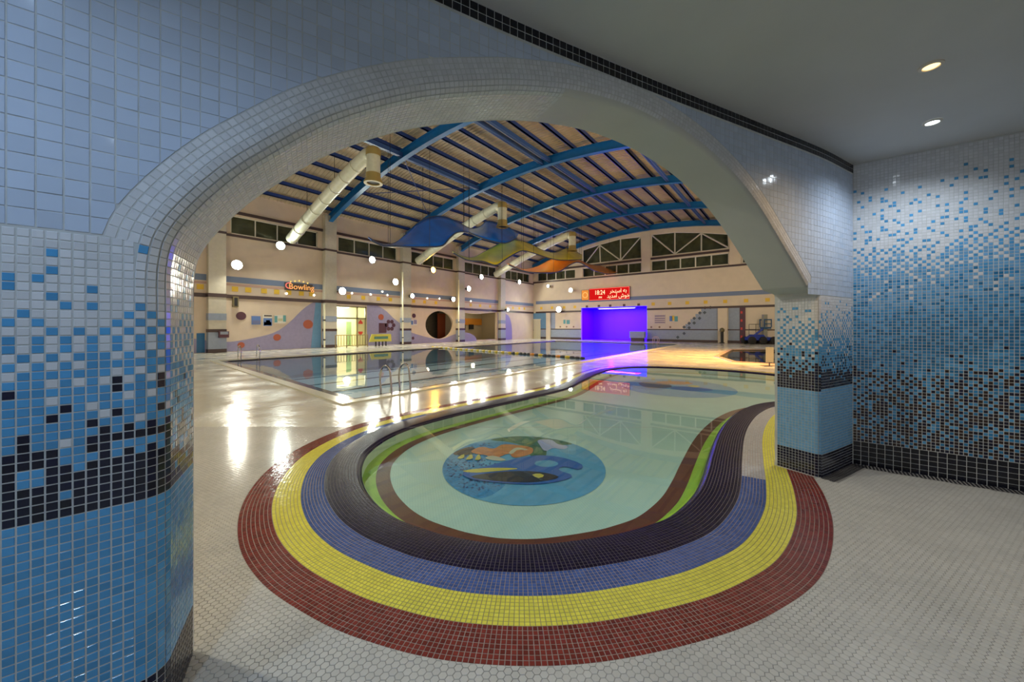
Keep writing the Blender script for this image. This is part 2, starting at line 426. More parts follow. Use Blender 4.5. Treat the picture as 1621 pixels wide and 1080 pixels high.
Z0, Z1, Z2 = .234, .868, 1.815                      # plinth band, plain blue, graded part
def hsh(i, j, k=0):
    x = (i*73856093) ^ (j*19349663) ^ (k*83492791); x = (x ^ (x >> 13))*1274126177 & 0xffffffff
    return ((x ^ (x >> 16)) & 0xffff)/65536
def sparse(i, j, p, k):                             # one candidate cell in each 2 x 2 block, taken with chance 4p
    bi, bj = i//2, (j+(i//2) % 2)//2; c = int(hsh(bi, bj, k+20)*4)
    return (i % 2)+2*((j+(i//2) % 2) % 2) == c and hsh(bi, bj, k+40) < 4*p
def pier_colour(i, j, z, light=0):                  # 0 white, 1 light blue, 2 navy, 3 pale blue
    if z < Z0: return 2
    if z < Z1: return 3 if light else 1
    t = (Z2-z)/(Z2-Z1); h = hsh(i, j); par = (i+j) % 2
    pn = np.interp(t, [0,.42,.5,.62,.72,.80,.88,.94,1], [0,0,.03,.10,.30,.62,.88,.985,1])
    pw = np.interp(t, [0,.06,.15,.25,.35,.45,.55,.68,.78,1], [1,.97,.84,.76,.58,.40,.22,.10,.0,0])
    if pn < .4 and par: h2 = hsh(i, j, 3)*.999
    else: h2 = h
    if pn < .35:
        if (sparse(i, j, pn, 5) if pn < .2 else (par == 0 and hsh(i, j, 5) < pn*2)): return 2
    elif hsh(i, j, 5) < pn: return 2
    if pw > .5:
        return 1 if (sparse(i, j, 1-pw, 9) if pw > .78 else (par == 0 and hsh(i, j, 9) < (1-pw)*2)) else 0
    return 0 if (par == 0 and hsh(i, j, 9) < pw*2) else 1
bigT = TileSet('large_tile', wall_near, [M_WHITE], P1-.0013, P1-.0013, .002)
smT = TileSet('mosaic_tile', wall_near, [M_WHITES, M_LBLUE, M_NAVY, M_PBLUE], P1/2-.0018, P1/2-.0018)
trT = TileSet('black_trim_tile', wall_near, [M_BLACK], .0235, .0215, .002)
nF = Vector((-WN.x, -WN.y, 0)); uF = Vector((WD.x, WD.y, 0)); zz = Vector((0,0,1))
def frame_front(s):
    a = W3(s-.01, 0, 0); b = W3(s+.01, 0, 0); u = (b-a).normalized(); return u, Vector((u.y, -u.x, 0))
# small mosaics on the two pier fronts
for (s0, s1, light) in ((-1.65, Q[0][0], 0), (Q[-1][0], SR, 1)):
    nc = int((s1-s0)/P1)
    for i in range(nc):
        s = (s1-(i+.5)*P1) if light == 0 else (s0+(i+.5)*P1)
        u, n = frame_front(s)
        for j in range(int(round(Z2/P1))):
            z = (j+.5)*P1
            smT.add(W3(s, 0, z), u, zz, n, pier_colour(i+(50 if light else 0), j, z, light))
# sweep through the opening: rounded edge, soffit, plus the band of small tiles that follows the arch
for i in range(N-1):
    s, z = path[i]; arch_part = n_left <= i < n_arch
    if i >= n_arch-1 and i <= n_arch+2: continue
    r = rad(s); L = math.pi*r/2+TH-r
    k0 = -3 if (arch_part and z > 1.78) else 0
    if s > 1.8 and i < n_arch+1: k1 = 1 if r < .06 else 2
    else: k1 = int(L/P1)
    for k in range(k0, k1):
        v = (k+.5)*P1
        a, n = G(i, v); b, _ = G(i+1, v); c = (a+b)/2
        if c.z > ZC-.1: continue
        u = (b-a); hu = u.length/2-.0014
        if hu < .004: continue
        u = u.normalized(); vv = (G(i, v+P1*.45)[0]-G(i, v-P1*.45)[0]); vv = (vv-u*vv.dot(u)).normalized(); n2 = u.cross(vv)
        if n2.dot(n) < 0: vv = -vv; n2 = -n2
        n = n2; zc = c.z
        if zc < Z2 and (i <= n_left or i > n_arch): 
            j = int(zc/P1); mi = pier_colour(k+(90 if i > n_arch else -1), j, zc, 1 if i > n_arch else 0)
        else: mi = 0
        smT.add(c, u, vv, n, mi, min(hu, P1), P1/2-.0016)
# large white tiles above, cut to stay clear of the arch
def zopen(s):                                       # top of opening + edge + mosaic band
    best = 0
    for i in range(0, N, 2):
        q = path[i]; rr = rad(q[0])+4*P1
        ps, pz = q[0]+PN[i][0]*rr, q[1]+PN[i][1]*rr
        if abs(ps-s) < .07: best = max(best, pz)
    return best
band = [(path[i][0]+PN[i][0]*(rad(path[i][0])+3.05*P1), path[i][1]+PN[i][1]*(rad(path[i][0])+3.05*P1)) for i in range(n_left, n_arch)]
band_poly = [(band[0][0], -1)]+band+[(band[-1][0]+.03, Z2), (5.0, Z2), (5.0, -1)]
def clip_half(poly, a, b, c):                       # keep a*x+b*y <= c
    out = []
    for i in range(len(poly)):
        p, q = poly[i], poly[(i+1) % len(poly)]; fp = a*p[0]+b*p[1]-c; fq = a*q[0]+b*q[1]-c
        if fp <= 0: out.append(p)
        if (fp < 0) != (fq < 0) and fp != fq:
            t = fp/(fp-fq); out.append((p[0]+(q[0]-p[0])*t, p[1]+(q[1]-p[1])*t))
    return out
cutm = MB()
PB = 2*P1; ZT = ZC-.096
s = SL+.9; ci = 0
while s+PB < SR+.03:
    u, n = frame_front(s+PB/2)
    z = Z2+.002
    while z+PB < ZT+.03:
        zt = min(z+PB, ZT-.001); cz = (z+zt)/2
        cor = [inside(q, band_poly) for q in ((s,z),(s+PB,z),(s+PB,zt),(s,zt))]
        if zt-z > .012:
            if not any(cor) and s+PB <= SR+.0: bigT.add(W3(s+PB/2, 0, cz), u, zz, n, 0, P1-.0013, (zt-z)/2-.0013)
            elif not all(cor) or s+PB > SR:
                g_ = .0014; s1_ = min(s+PB, SR-.001)
                poly = [(s+g_, z+g_), (s1_-g_, z+g_), (s1_-g_, zt-g_), (s+g_, zt-g_)]
                kb = min(range(len(band)), key=lambda q: math.hypot(band[q][0]-(s+P1), band[q][1]-cz)); bb = band[kb]; nn = PN[n_left+kb]
                if math.hypot(bb[0]-(s+P1), bb[1]-cz) < .08: poly = clip_half(poly, -nn[0], -nn[1], -(bb[0]*nn[0]+bb[1]*nn[1]+.0015))
                if len(poly) > 2:
                    ar = abs(sum(poly[q][0]*poly[q-1][1]-poly[q-1][0]*poly[q][1] for q in range(len(poly))))/2
                    if ar > 8e-5:
                        P3 = [W3(q[0], 0, q[1]) for q in poly]; T3 = [q+n*.002 for q in P3]; cutm.face(T3)
                        for q in range(len(P3)): cutm.face([P3[q-1], P3[q], T3[q], T3[q-1]])
        z += PB
    s += PB
# black two-row trim under the ceiling
s = SL+.9
while s < SR-.01:
    u, n = frame_front(s)
    for k in (0, 1): trT.add(W3(s+.0245, 0, ZT+.024+k*.047), u, zz, n, 0)
    s += .05
o = cutm.build('cut_tile', M_WHITE, wall_near); o['kind'] = 'stuff'
for T in (bigT, smT, trT): print(T.name, T.build(9.0 if T is not trT else 5.5))

# ------------------------------------------------------------------ mosaic wall on the right
CXR, CYR = W3(SR, 0, 0).x, W3(SR, 0, 0).y
XR_END = 4.2
mb = MB(); mb.box(CXR-.02, XR_END, CYR, CYR+.25, 0, ZC)
wall_right = tag(mb.build('wall_right', M_GROUT), 'side wall graded from white through blue to black mosaic', kind='structure')
PR = .0305
rt = TileSet('mosaic_tile', wall_right, [M_WHITES, M_LBLUE, M_NAVY, M_MBLUE, M_PBLUE], PR/2-.0022, PR/2-.0022)
M_BRN = mat('brown_black_mosaic', (0.03, 0.018, 0.016), 0.14, var=.5)
rt.mats.append(M_BRN)
nR = (0,-1,0)
for i in range(int(2.3/PR)):
    x = CXR+(i+.5)*PR
    for j in range(int((ZC-.26)/PR)):
        z = .255+(j+.5)*PR; par = (i+j) % 2; h = hsh(i+300, j, 1); h2 = hsh(i+300, j, 2); h3 = hsh(i+300, j, 4)
        edge = .05*math.sin(i*.13)+.03*math.sin(i*.41)
        zz_ = z+edge
        if zz_ > 2.28:
            p = np.interp(zz_, [2.28, 2.38, 2.46, 2.6, 2.9, 3.05, 3.2], [.48, .32, .20, .19, .15, .03, .01])
            mi = 1 if (sparse(i, j, p*.85, 6) if p < .3 else (par == 0 and h < p*2)) else 0
        elif zz_ > 1.75:
            p = np.interp(zz_, [1.75, 2.0, 2.28], [0, .12, .45])
            pd = np.interp(zz_, [1.75, 2.0, 2.1], [.22, .07, 0])
            mi = 0 if (par == 0 and h < p*2) else (3 if h2 < pd*(1+par) else 4 if h3 < .7 else 1)
        elif zz_ > 1.12:
            pd = np.interp(zz_, [1.12, 1.45, 1.75], [.75, .7, .25])
            pk = np.interp(zz_, [1.12, 1.35], [.07, 0])
            mi = 2 if (par == 0 and h < pk*2) else (3 if h2 < pd else 1)
        else:
            pk = np.interp(zz_, [.25, .45, .8, 1.0, 1.12], [.80, .68, .62, .45, .12])
            mi = (2 if h3 < .6 else 5) if h < pk*(1.35 if par == 0 else .65) else (3 if h2 < .6 else 1)
        rt.add((x, CYR, z), (1,0,0), (0,0,1), nR, mi)
print('right', rt.build(9.0))
bt = TileSet('black_base_tile', wall_right, [M_BLACK], .029, .0235, .002)
i = 0
while CXR+(i+1)*.0625 < CXR+2.3:
    for j in range(5): bt.add((CXR+(i+.5)*.0625, CYR, .026+j*.0505), (1,0,0), (0,0,1), nR, 0)
    i += 1
print('base', bt.build(8.0))

# ------------------------------------------------------------------ paddling pool outline
ctl = [(-4.45,2.39,.16,.19,.20),(-4.82,3.02,.13,.18,.20),(-4.99,3.81,.09,.18,.19),(-4.98,4.95,.06,.18,.18),(-4.86,6.58,.04,.17,.14),
 (-4.80,8.0,.03,.15,.12),(-5.09,9.5,.03,.15,.12),(-5.42,11.2,.03,.15,.12),(-5.52,12.7,.03,.15,.12),(-5.22,13.8,.03,.15,.12),(-4.4,14.6,.03,.15,.12),
 (-2.9,15.0,.03,.15,.12),(-1.2,14.9,.03,.15,.12),(.2,14.2,.03,.15,.12),(.85,12.8,.03,.15,.12),(.85,11.2,.05,.15,.12),(.35,9.8,.10,.18,.15),
 (-.28,8.68,.18,.2,.2),(-.5,7.8,.2,.2,.2),(-.57,6.84,.2,.2,.2),(-.56,5.93,.2,.2,.2),(-.49,4.95,.2,.2,.2),(-.43,4.27,.2,.21,.22),(-.41,3.69,.2,.21,.22),
 (-.48,3.11,.2,.21,.22),(-.64,2.7,.2,.21,.22),(-.84,2.37,.2,.21,.22),(-1.17,1.98,.2,.21,.22),(-1.52,1.72,.2,.21,.22),(-1.85,1.58,.2,.21,.22),
 (-2.14,1.51,.2,.21,.22),(-2.53,1.47,.2,.21,.22),(-2.97,1.52,.2,.21,.22),(-3.49,1.69,.19,.21,.22),(-4.02,1.99,.18,.2,.21)]
c0 = spline(ctl, True, .013)
K = len(c0)
tan = np.roll(c0[:, :2], -6, 0)-np.roll(c0[:, :2], 6, 0); tan /= np.linalg.norm(tan, axis=1)[:, None]
area = .5*np.sum(c0[:, 0]*np.roll(c0[:, 1], -1)-np.roll(c0[:, 0], -1)*c0[:, 1])
nor = np.stack([tan[:, 1], -tan[:, 0]], 1)*(1 if area > 0 else -1)     # outward
def off_curve(width): return c0[:, :2]+nor*np.asarray(width).reshape(-1, 1)
one = np.ones(K)
WB, WY, WR = c0[:, 2], c0[:, 3], c0[:, 4]
NAVW = .345
red_out = off_curve(WB+WY+WR)
hole = off_curve(one*-.06)[::8]
inner = off_curve(one*-NAVW)[::4]

# main pool, plunge pool
PM = [(-7.2,4.0),(-8.1,34.9),(-20.8,35.0),(-20.3,5.2)]
pp = [on_floor(*q) for q in ((1138,564.5),(1160,553.5),(1236,553.5),(1236,577),(1165,572.5))]
outline = [(-27.6,-1.7),(-3.6,-3.7),(4.4,-3.7),(4.4,5.7),(2.2,5.7),(2.2,40.5),(-27.6,40.5)]
floor = filled('floor', outline, [list(map(tuple, hole)), PM, pp], lambda x, y, z: (x, y, 0), M_DECK)
if floor.data.polygons[0].normal.z < 0: floor.data.flip_normals()
tag(floor, 'wet cream tiled deck and hexagon tiled floor', kind='structure')

# hexagon tiles of the near floor
HX = .036; hr = HX/math.sqrt(3)
rp = red_out[::12]
wallline = [(W3(s_, 0, 0).x, W3(s_, 0, 0).y) for s_ in np.linspace(SL, -.1, 12)]+[(W3(-.1,TH,0).x, W3(-.1,TH,0).y)]+[(W3(s_, TH, 0).x, W3(s_, TH, 0).y) for s_ in np.linspace(-.8, SL, 8)]
pier_r = [tuple(W3(a, b, 0)[:2]) for a, b in ((4.80,-.0),(5.63,-.0),(5.63,.42),(4.8,.42))]
strip_front = [tuple(W3(a, b, 0)[:2]) for a, b in ((4.83,-.135),(5.63,-.135),(5.63,.1),(4.83,.1))]
cand = []
ang = math.radians(8)
hexv = [(math.cos(math.pi/6+k*math.pi/3+ang), math.sin(math.pi/6+k*math.pi/3+ang)) for k in range(6)]
ca, sa = math.cos(ang), math.sin(ang)
xs0, xs1 = rp[:, 0].min()-.1, rp[:, 0].max()+.1; ys0, ys1 = rp[:, 1].min()-.1, rp[:, 1].max()+.1
rpl = [tuple(q) for q in rp]
ro = red_out[::5]; rn_ = np.roll(red_out, -3, 0)-np.roll(red_out, 3, 0); rn_ /= np.linalg.norm(rn_, axis=1)[:, None]
rn = (np.stack([rn_[:, 1], -rn_[:, 0]], 1)*(1 if area > 0 else -1))[::5]; cuts = []
for j in range(-300, 300):
    for i in range(-260, 260):
        gx = (i+.5*(j % 2))*HX; gy = j*HX*.8660254
        x = gx*ca-gy*sa; y = gx*sa+gy*ca
        Y = -x*SA+y*CA
        if Y < 1.2 or Y > 5.6: continue
        q = project(x, y, 0)
        if q[0] < -60 or q[0] > 1700 or q[1] > 1160: continue
        if y > CYR-.13 and x > CXR-.4: continue
        if x > CXR and y > CYR-.13: continue
        if y > 3.8 and x < -7.0: continue
        if xs0 < x < xs1 and ys0 < y < ys1:
            dd = (ro[:, 0]-x)**2+(ro[:, 1]-y)**2; kk = int(dd.argmin())
            sd = (x-ro[kk, 0])*rn[kk, 0]+(y-ro[kk, 1])*rn[kk, 1]
            if sd < -hr: continue
            if sd < hr+.002 and dd[kk] < .01: cuts.append((x, y, ro[kk], rn[kk])); continue
        if (x-WA.x)*WN.x+(y-WA.y)*WN.y < 1.2 and (inside((x, y), wallline) or inside((x, y), pier_r) or inside((x, y), strip_front)): continue
        cand.append((q[2], x, y, q))
cand.sort()
bed = MB()
seg = [W3(s_, -.02, 0) for s_ in np.linspace(SL, SR, 30)]
def hexagon(mb, x, y, r, h, t=0.0):
    k = len(mb.v); a, b = (R()-.5)*t, (R()-.5)*t
    for q in hexv: mb.v.append((x+q[0]*r, y+q[1]*r, .0004))
    for q in hexv: mb.v.append((x+q[0]*(r-.0012), y+q[1]*(r-.0012), h+a*q[0]*r+b*q[1]*r))
    mb.f.append(tuple(range(k+6, k+12)))
    mb.f += [(k+m, k+(m+1) % 6, k+6+(m+1) % 6, k+6+m) for m in range(6)]; mb.m += [0]*7
single = 0; hexrest = MB(); hm = MB(); hexagon(hm, 0, 0, hr-.0016, .0022); hmesh = hm.mesh('hexagon_tile', M_HEX)
for (d, x, y, q) in cand:
    if single < 300 and -8 < q[0] < 1629 and q[1] < 1088 and (x-WA.x)*WN.x+(y-WA.y)*WN.y < 9:
        o = bpy.data.objects.new('hexagon_tile', hmesh); C.objects.link(o); o.parent = floor
        o.location = (x, y, 0); o.rotation_euler = ((R()-.5)*.01, (R()-.5)*.01, 0); single += 1
    else: hexagon(hexrest, x, y, hr-.0016, .0022, .012)
for (x, y, b_, n__) in cuts:                        # cut pieces against the ring
    if (x-WA.x)*WN.x+(y-WA.y)*WN.y < 1.2 and (inside((x, y), pier_r) or inside((x, y), strip_front)): continue
    poly = clip_half([(x+q[0]*(hr-.0016), y+q[1]*(hr-.0016)) for q in hexv], -n__[0], -n__[1], -(b_[0]*n__[0]+b_[1]*n__[1]+.0012))
    if len(poly) < 3: continue
    k = len(hexrest.v); m_ = len(poly)
    for h_ in (.0004, .0022): hexrest.v += [(p_[0], p_[1], h_) for p_ in poly]
    hexrest.f.append(tuple(range(k+m_, k+2*m_))); hexrest.f += [(k+a_, k+(a_+1) % m_, k+m_+(a_+1) % m_, k+m_+a_) for a_ in range(m_)]; hexrest.m += [0]*(m_+1)
o = hexrest.build('hexagon_tiling', M_HEX, floor); o['kind'] = 'stuff'
print('hex', len(cand))
M_HGR = mat('hexagon_grout', (0.33, 0.32, 0.30), 0.6, 0.3, noise=.45, nscale=2.2)
bedpoly = [(X*CA-Y*SA, X*SA+Y*CA) for X, Y in ((-9.7,6.98),(5.2,6.98),(5.2,1.2),(-2.2,1.2))]
# grout bed: a thin ring cut round the paddling pool
def clip_half(poly, a, b, c):                       # keep a*x+b*y <= c
    out = []
    for i in range(len(poly)):
        p, q = poly[i], poly[(i+1) % len(poly)]; fp = a*p[0]+b*p[1]-c; fq = a*q[0]+b*q[1]-c
        if fp <= 0: out.append(p)
        if (fp < 0) != (fq < 0) and fp != fq:
            t = fp/(fp-fq); out.append((p[0]+(q[0]-p[0])*t, p[1]+(q[1]-p[1])*t))
    return out
LIM = 5.58
pool_clip = clip_half([tuple(q) for q in off_curve(one*-.05)[::6]], -SA, CA, LIM-.01)
bedpoly = [(X*CA-Y*SA, X*SA+Y*CA) for X, Y in ((-9.5,LIM),(5.2,LIM),(5.2,.9),(-2.6,.9))]
bedo = filled('grout_bed', bedpoly, [pool_clip], lambda x, y, z: (x, y, .0003), M_HGR, floor)
if bedo.data.polygons[0].normal.z < 0: bedo.data.flip_normals()

# coloured rings
RP = .0262
def ring(name, parent, v0, v1, mats, rows, zfun, label_parts=None, seam=None, limit=0, maxd=9.0, grout=M_GROUTD):
    """v0, v1: arrays of offsets; tiles near, coloured strip beyond"""
    base = MB(); ts = TileSet(name, parent, mats, RP/2, RP/2, .0018, limit)
    mid = off_curve((v0+v1)/2); d = np.r_[0, np.cumsum(np.linalg.norm(np.diff(np.vstack([mid, mid[:1]]), axis=0), axis=1))]
    m = int(d[-1]/RP); idx = np.interp(np.linspace(0, d[-1], m+1), d, np.arange(K+1))
    def pt(t, f):
        i = int(t) % K; j = (i+1) % K; a = t-int(t)
        c = c0[i, :2]*(1-a)+c0[j, :2]*a; n = nor[i]*(1-a)+nor[j]*a; v = (v0[i]*(1-a)+v0[j]*a)*(1-f)+(v1[i]*(1-a)+v1[j]*a)*f
        return (c[0]+n[0]*v, c[1]+n[1]*v, zfun(v))
    for k in range(m):
        t0, t1 = idx[k], idx[k+1]; a = pt(t0, .5); dep = -a[0]*SA+a[1]*CA
        mi = seam(a) if seam else 0
        near = dep < maxd and not (a[1] > 5.2 and a[0] > -.2)
        nr = rows if zfun is not flat else 1
        for r_ in range(nr):
            q = [pt(t0, r_/nr), pt(t1, r_/nr), pt(t1, (r_+1)/nr), pt(t0, (r_+1)/nr)]
            base.face(q if area < 0 else list(reversed(q)), len(mats) if near else mi)
        if near:
            for r_ in range(rows):
                p00, p10, p11, p01 = (Vector(pt(t0, r_/rows)), Vector(pt(t1, r_/rows)), Vector(pt(t1, (r_+1)/rows)), Vector(pt(t0, (r_+1)/rows)))
                c = (p00+p10+p11+p01)/4; u = (p10-p00+p11-p01); v = (p01-p00+p11-p10)
                hu, hv = u.length/4-.0019, v.length/4-.0019
                if hu < .003 or hv < .003: continue
                u.normalize(); v.normalize(); n = u.cross(v)
                if n.z < 0: u = -u; n = -n
                v2 = n.cross(u); ts.add(c, u, v2, n, mi, hu, hv)
    b = base.build(name+'_bed', list(mats)+[grout], parent)
    print(name, ts.build(5.0))
flat = lambda v: .0006
M_WB = mat('white_ring_mosaic', (0.50, 0.50, 0.52), 0.10, var=.08)
zero = np.zeros(K)
ring('red_mosaic_tile', floor, WB+WY, WB+WY+WR, [M_RED], 8, flat, limit=300)
ring('yellow_mosaic_tile', floor, WB, WB+WY, [M_YEL], 8, flat, limit=200, grout=mat('olive_grout', (0.34,0.31,0.14), .6))
ring('blue_mosaic_tile', floor, zero, WB, [M_BLU, M_WB], 8, flat, seam=lambda a: 1 if (a[0] > -1.5 and a[1] > 4.42) else 0, limit=0)
pool = empty('paddling_pool', (-2.8, 7.5, 0)); pool_inv = Matrix.Translation((2.8, -7.5, 0))
tag(pool, 'shallow shaped paddling pool with dark mosaic kerb and sea pictures on its bottom', 'pool')
def adopt(o, par):
    o.parent = par; o.matrix_parent_inverse = Matrix.Translation(-Vector(par.location))
def kerbz(v):                                       # v runs 0 (outer) to -NAVW
    x = -v/NAVW
    return .001+.007*math.sin(min(1, x/.85)*math.pi)**.8*(1-.2*x) if x < .85 else .001-.05*((x-.85)/.15)
zk = empty('tmp'); 
ring('kerb_mosaic_tile', zk, one*-NAVW, zero, [M_NAVYR], 13, kerbz, limit=0, grout=mat('kerb_grout', (0.13,0.11,0.12), .6))
for o in list(zk.children): adopt(o, pool)
bpy.data.objects.remove(zk)
# inside wall, bottom, coloured bottom bands
ZW, ZB = -.022, -.16
M_PWALL = mat('pool_wall_tile', (0.62, 0.76, 0.70), 0.4, noise=.05)
def grid_mat(name, col, line, scale=40.0, rough=.35):
    m = mat(name, col, rough, noise=.05, nscale=2.0)
    nt = m.node_tree; b = nt.nodes['Principled BSDF']; src = b.inputs['Base Color'].links[0].from_socket
    g = nt.nodes.new('ShaderNodeNewGeometry'); br = nt.nodes.new('ShaderNodeTexBrick'); mp = nt.nodes.new('ShaderNodeMapping')
    mp.inputs['Rotation'].default_value = (0, 0, .65)
    br.offset = 0; br.inputs['Scale'].default_value = scale; br.inputs['Brick Width'].default_value = 1.0; br.inputs['Row Height'].default_value = 1.0
    br.inputs['Mortar Size'].default_value = .06; br.inputs['Mortar'].default_value = (*line, 1)
    nt.links.new(g.outputs['Position'], mp.inputs[0]); nt.links.new(mp.outputs[0], br.inputs['Vector'])
    nt.links.new(src, br.inputs['Color1']); nt.links.new(src, br.inputs['Color2']); nt.links.new(br.outputs['Color'], b.inputs['Base Color'])
    return m
M_PBOT = grid_mat('pool_bottom_mosaic', (0.50, 0.72, 0.68), (0.40, 0.60, 0.57))
M_GREEN = mat('lime_green_mosaic', (0.32, 0.55, 0.05), 0.35, noise=.1)
M_BROWN = mat('red_brown_mosaic', (0.13, 0.035, 0.018), 0.35, noise=.1)
mb = MB(); ii = range(0, K, 6); cc = off_curve(one*-NAVW)[::6]; n_ = len(cc)
for i in range(n_):
    a, b = cc[i], cc[(i+1) % n_]
    q = [(a[0],a[1],-.04),(b[0],b[1],-.04),(b[0],b[1],ZB),(a[0],a[1],ZB)]; mb.face(q if area < 0 else list(reversed(q)))
adopt(mb.build('basin_wall', M_PWALL), pool)
o = filled('basin_floor', [tuple(q) for q in cc], [], lambda x, y, z: (x, y, ZB), M_PBOT)
if o.data.polygons[0].normal.z < 0: o.data.flip_normals()
adopt(o, pool)
def bandstrip(name, a0, a1, m, z):
    A = off_curve(one*a0)[::6]; B = off_curve(one*a1)[::6]; mb = MB()
    for i in range(len(A)):
        j = (i+1) % len(A); mb.face([(*A[i], z),(*B[i], z),(*B[j], z),(*A[j], z)])
    o = mb.build(name, m); 
    if o.data.polygons[0].normal.z < 0: o.data.flip_normals()
    adopt(o, pool)
bandstrip('green_band', -NAVW, -NAVW-.14, M_GREEN, ZB+.002)
bandstrip('brown_band', -NAVW-.14, -NAVW-.29, M_BROWN, ZB+.0025)
o = filled('water', [tuple(q) for q in off_curve(one*-(NAVW+.0))[::6]], [], lambda x, y, z: (x, y, ZW), M_WATER2)
if o.data.polygons[0].normal.z < 0: o.data.flip_normals()
adopt(o, pool)
# sea pictures on the bottom (plain sea shapes)
SEA = {'sea': mat('picture_sea_blue', (0.11, 0.38, 0.66), .35, noise=.1), 'deep': mat('picture_deep_blue', (0.02, 0.24, 0.56), .35, noise=.25, nscale=25),
       'weed': mat('picture_weed_green', (0.03, 0.14, 0.07), .35, noise=.3, nscale=14), 'weed2': mat('picture_pale_green', (0.12, 0.22, 0.10), .35),
       'rock': mat('picture_lilac_rock', (0.38, 0.42, 0.70), .35), 'orange': mat('picture_orange_coral', (0.55, 0.19, 0.03), .35, noise=.2, nscale=14),
       'cream': mat('picture_cream', (0.55, 0.55, 0.42), .35), 'wave': mat('picture_wave_blue', (0.015, 0.12, 0.50), .35), 'dark': mat('picture_black', (0.004, 0.008, 0.02), .35),
       'yellow': mat('picture_yellow', (0.6, 0.55, 0.08), .35), 'brown': mat('picture_brown', (0.05, 0.025, 0.012), .35), 'dots': mat('picture_navy_dots', (0.006, 0.06, 0.24), .35)}
def picture(mx, my, rx, ry, fwd, shapes, dots):
    """shapes: polygons in -1..1 coordinates; x across, y away"""
    ex = Vector((fwd[1], -fwd[0])); ey = Vector(fwd)
    def P(x, y, z): p = Vector((mx, my))+ex*x*rx+ey*y*ry; return (p.x, p.y, z)
    z = ZB+.003; mb = MB(); mb.face([P(math.cos(a), math.sin(a), z) for a in np.linspace(0, 2*math.pi, 65)[:-1]])
    keys = list(SEA); root = mb.build('sea_picture', SEA['sea']); adopt(root, pool)
    for key, pts in shapes:
        z += .0005; sp = spline([(a, b) for a, b in pts], True, .06)
        sp = [(a, b) if math.hypot(a, b) < .995 else (a/math.hypot(a, b)*.995, b/math.hypot(a, b)*.995) for a, b in sp]
        v, f = fill(sp); m2 = MB(); m2.v = [P(a, b, z) for a, b, _ in v]; m2.f = f; m2.m = [0]*len(f)
        o = m2.build('inlaid_shape', SEA[key]); 
        if len(o.data.polygons) and o.data.polygons[0].normal.z < 0: o.data.flip_normals()
        adopt(o, pool)
    m2 = MB(); z = ZB+.0038
    for k in range(dots):
        for _ in range(20):
            a, b = -1+R()*.75, -.75+R()*1.45
            if math.hypot(a, b) < .95 and a+b*.25 < -.3: break
        else: continue
        s_ = .009+R()*.009; m2.face([P(a+s_*math.cos(t), b+s_*1.4*math.sin(t), z) for t in (0, 1.57, 3.14, 4.71)])
    o = m2.build('inlaid_dots', SEA['dots']); o['kind'] = 'stuff'; adopt(o, pool)
def floor_c(X, Y): return (X*CA-Y*SA, X*SA+Y*CA)
shapes = [('deep', [(-1.0,.25),(-.8,.6),(-.45,.72),(-.1,.66),(-.3,.3),(-.55,0),(-.3,-.35),(-.2,-.6),(-.45,-.88),(-.8,-.6),(-1,-.1)]),
 ('weed', [(-.5,.82),(-.2,.97),(.1,.99),(.45,.88),(.72,.68),(.55,.62),(.35,.5),(.28,.18),(.1,.2),(.05,.5),(-.2,.72)]),
 ('weed2', [(-.28,.78),(-.2,.93),(-.12,.78)]), ('weed2', [(-.02,.7),(.05,.92),(.13,.66)]), ('weed2', [(.14,.3),(.2,.55),(.27,.3)]),
 ('rock', [(.22,.82),(.42,.84),(.5,.66),(.64,.58),(.56,.46),(.42,.5),(.3,.38),(.24,.6)]),
 ('brown', [(-.95,.26),(-.82,.48),(-.7,.5),(-.66,.3),(-.8,.2)]),
 ('orange', [(-.72,.35),(-.6,.52),(-.42,.45),(-.3,.62),(-.08,.60),(.12,.50),(.1,.28),(-.12,.14),(-.2,.28),(-.38,.1),(-.5,.22),(-.62,.25)]),
 ('cream', [(-.2,.3),(-.1,.5),(.06,.44),(.04,.4),(-.08,.42),(-.15,.26)]),
 ('cream', [(-.5,.12),(-.4,.2),(-.22,.06),(-.36,.04)]),
 ('yellow', [(-.86,.1),(-.8,.25),(-.78,.1)]), ('yellow', [(-.74,.06),(-.7,.25),(-.66,.1)]), ('yellow', [(-.62,.05),(-.6,.25),(-.55,.08)]),
 ('wave', [(-.7,-.3),(-.4,-.1),(-.1,.1),(.2,.22),(.5,.16),(.72,-.05),(.66,-.2),(.5,-.12),(.42,-.22),(.56,-.36),(.4,-.5),(.1,-.58),(-.3,-.55),(-.62,-.45)]),
 ('sea', [(.16,.02),(.34,.06),(.44,-.04),(.32,-.14),(.16,-.1)]),
 ('dark', [(-.6,-.42),(-.3,-.3),(0,-.26),(.25,-.3),(.4,-.42),(.1,-.54),(-.3,-.52)]),
 ('yellow', [(-.72,-.28),(-.5,-.2),(-.25,-.18),(-.05,-.2),(-.3,-.27),(-.55,-.32)]), ('yellow', [(.1,-.36),(.18,-.32),(.24,-.38),(.17,-.44)])]
fv = Vector(floor_c(.03, 1)).normalized()
c1 = floor_c(.14, 4.55); picture(c1[0], c1[1], .97, 1.10, (fv.x, fv.y), shapes, 230)
fv2 = Vector(floor_c(.45, 1)).normalized()
shapes2 = [('deep', [(-1,.1),(-.6,.5),(-.2,.4),(-.1,0),(-.3,-.5),(-.7,-.4)]), ('brown', [(-.7,.3),(-.2,.35),(-.1,-.1),(-.5,-.3)]),
 ('orange', [(-.4,.5),(0,.75),(.3,.6),(.15,.35),(-.2,.3)]), ('wave', [(-.1,-.1),(.2,.15),(.5,.1),(.6,-.15),(.3,-.35),(0,-.3)]), ('yellow', [(.2,.2),(.3,.35),(.42,.2),(.3,.08)])]
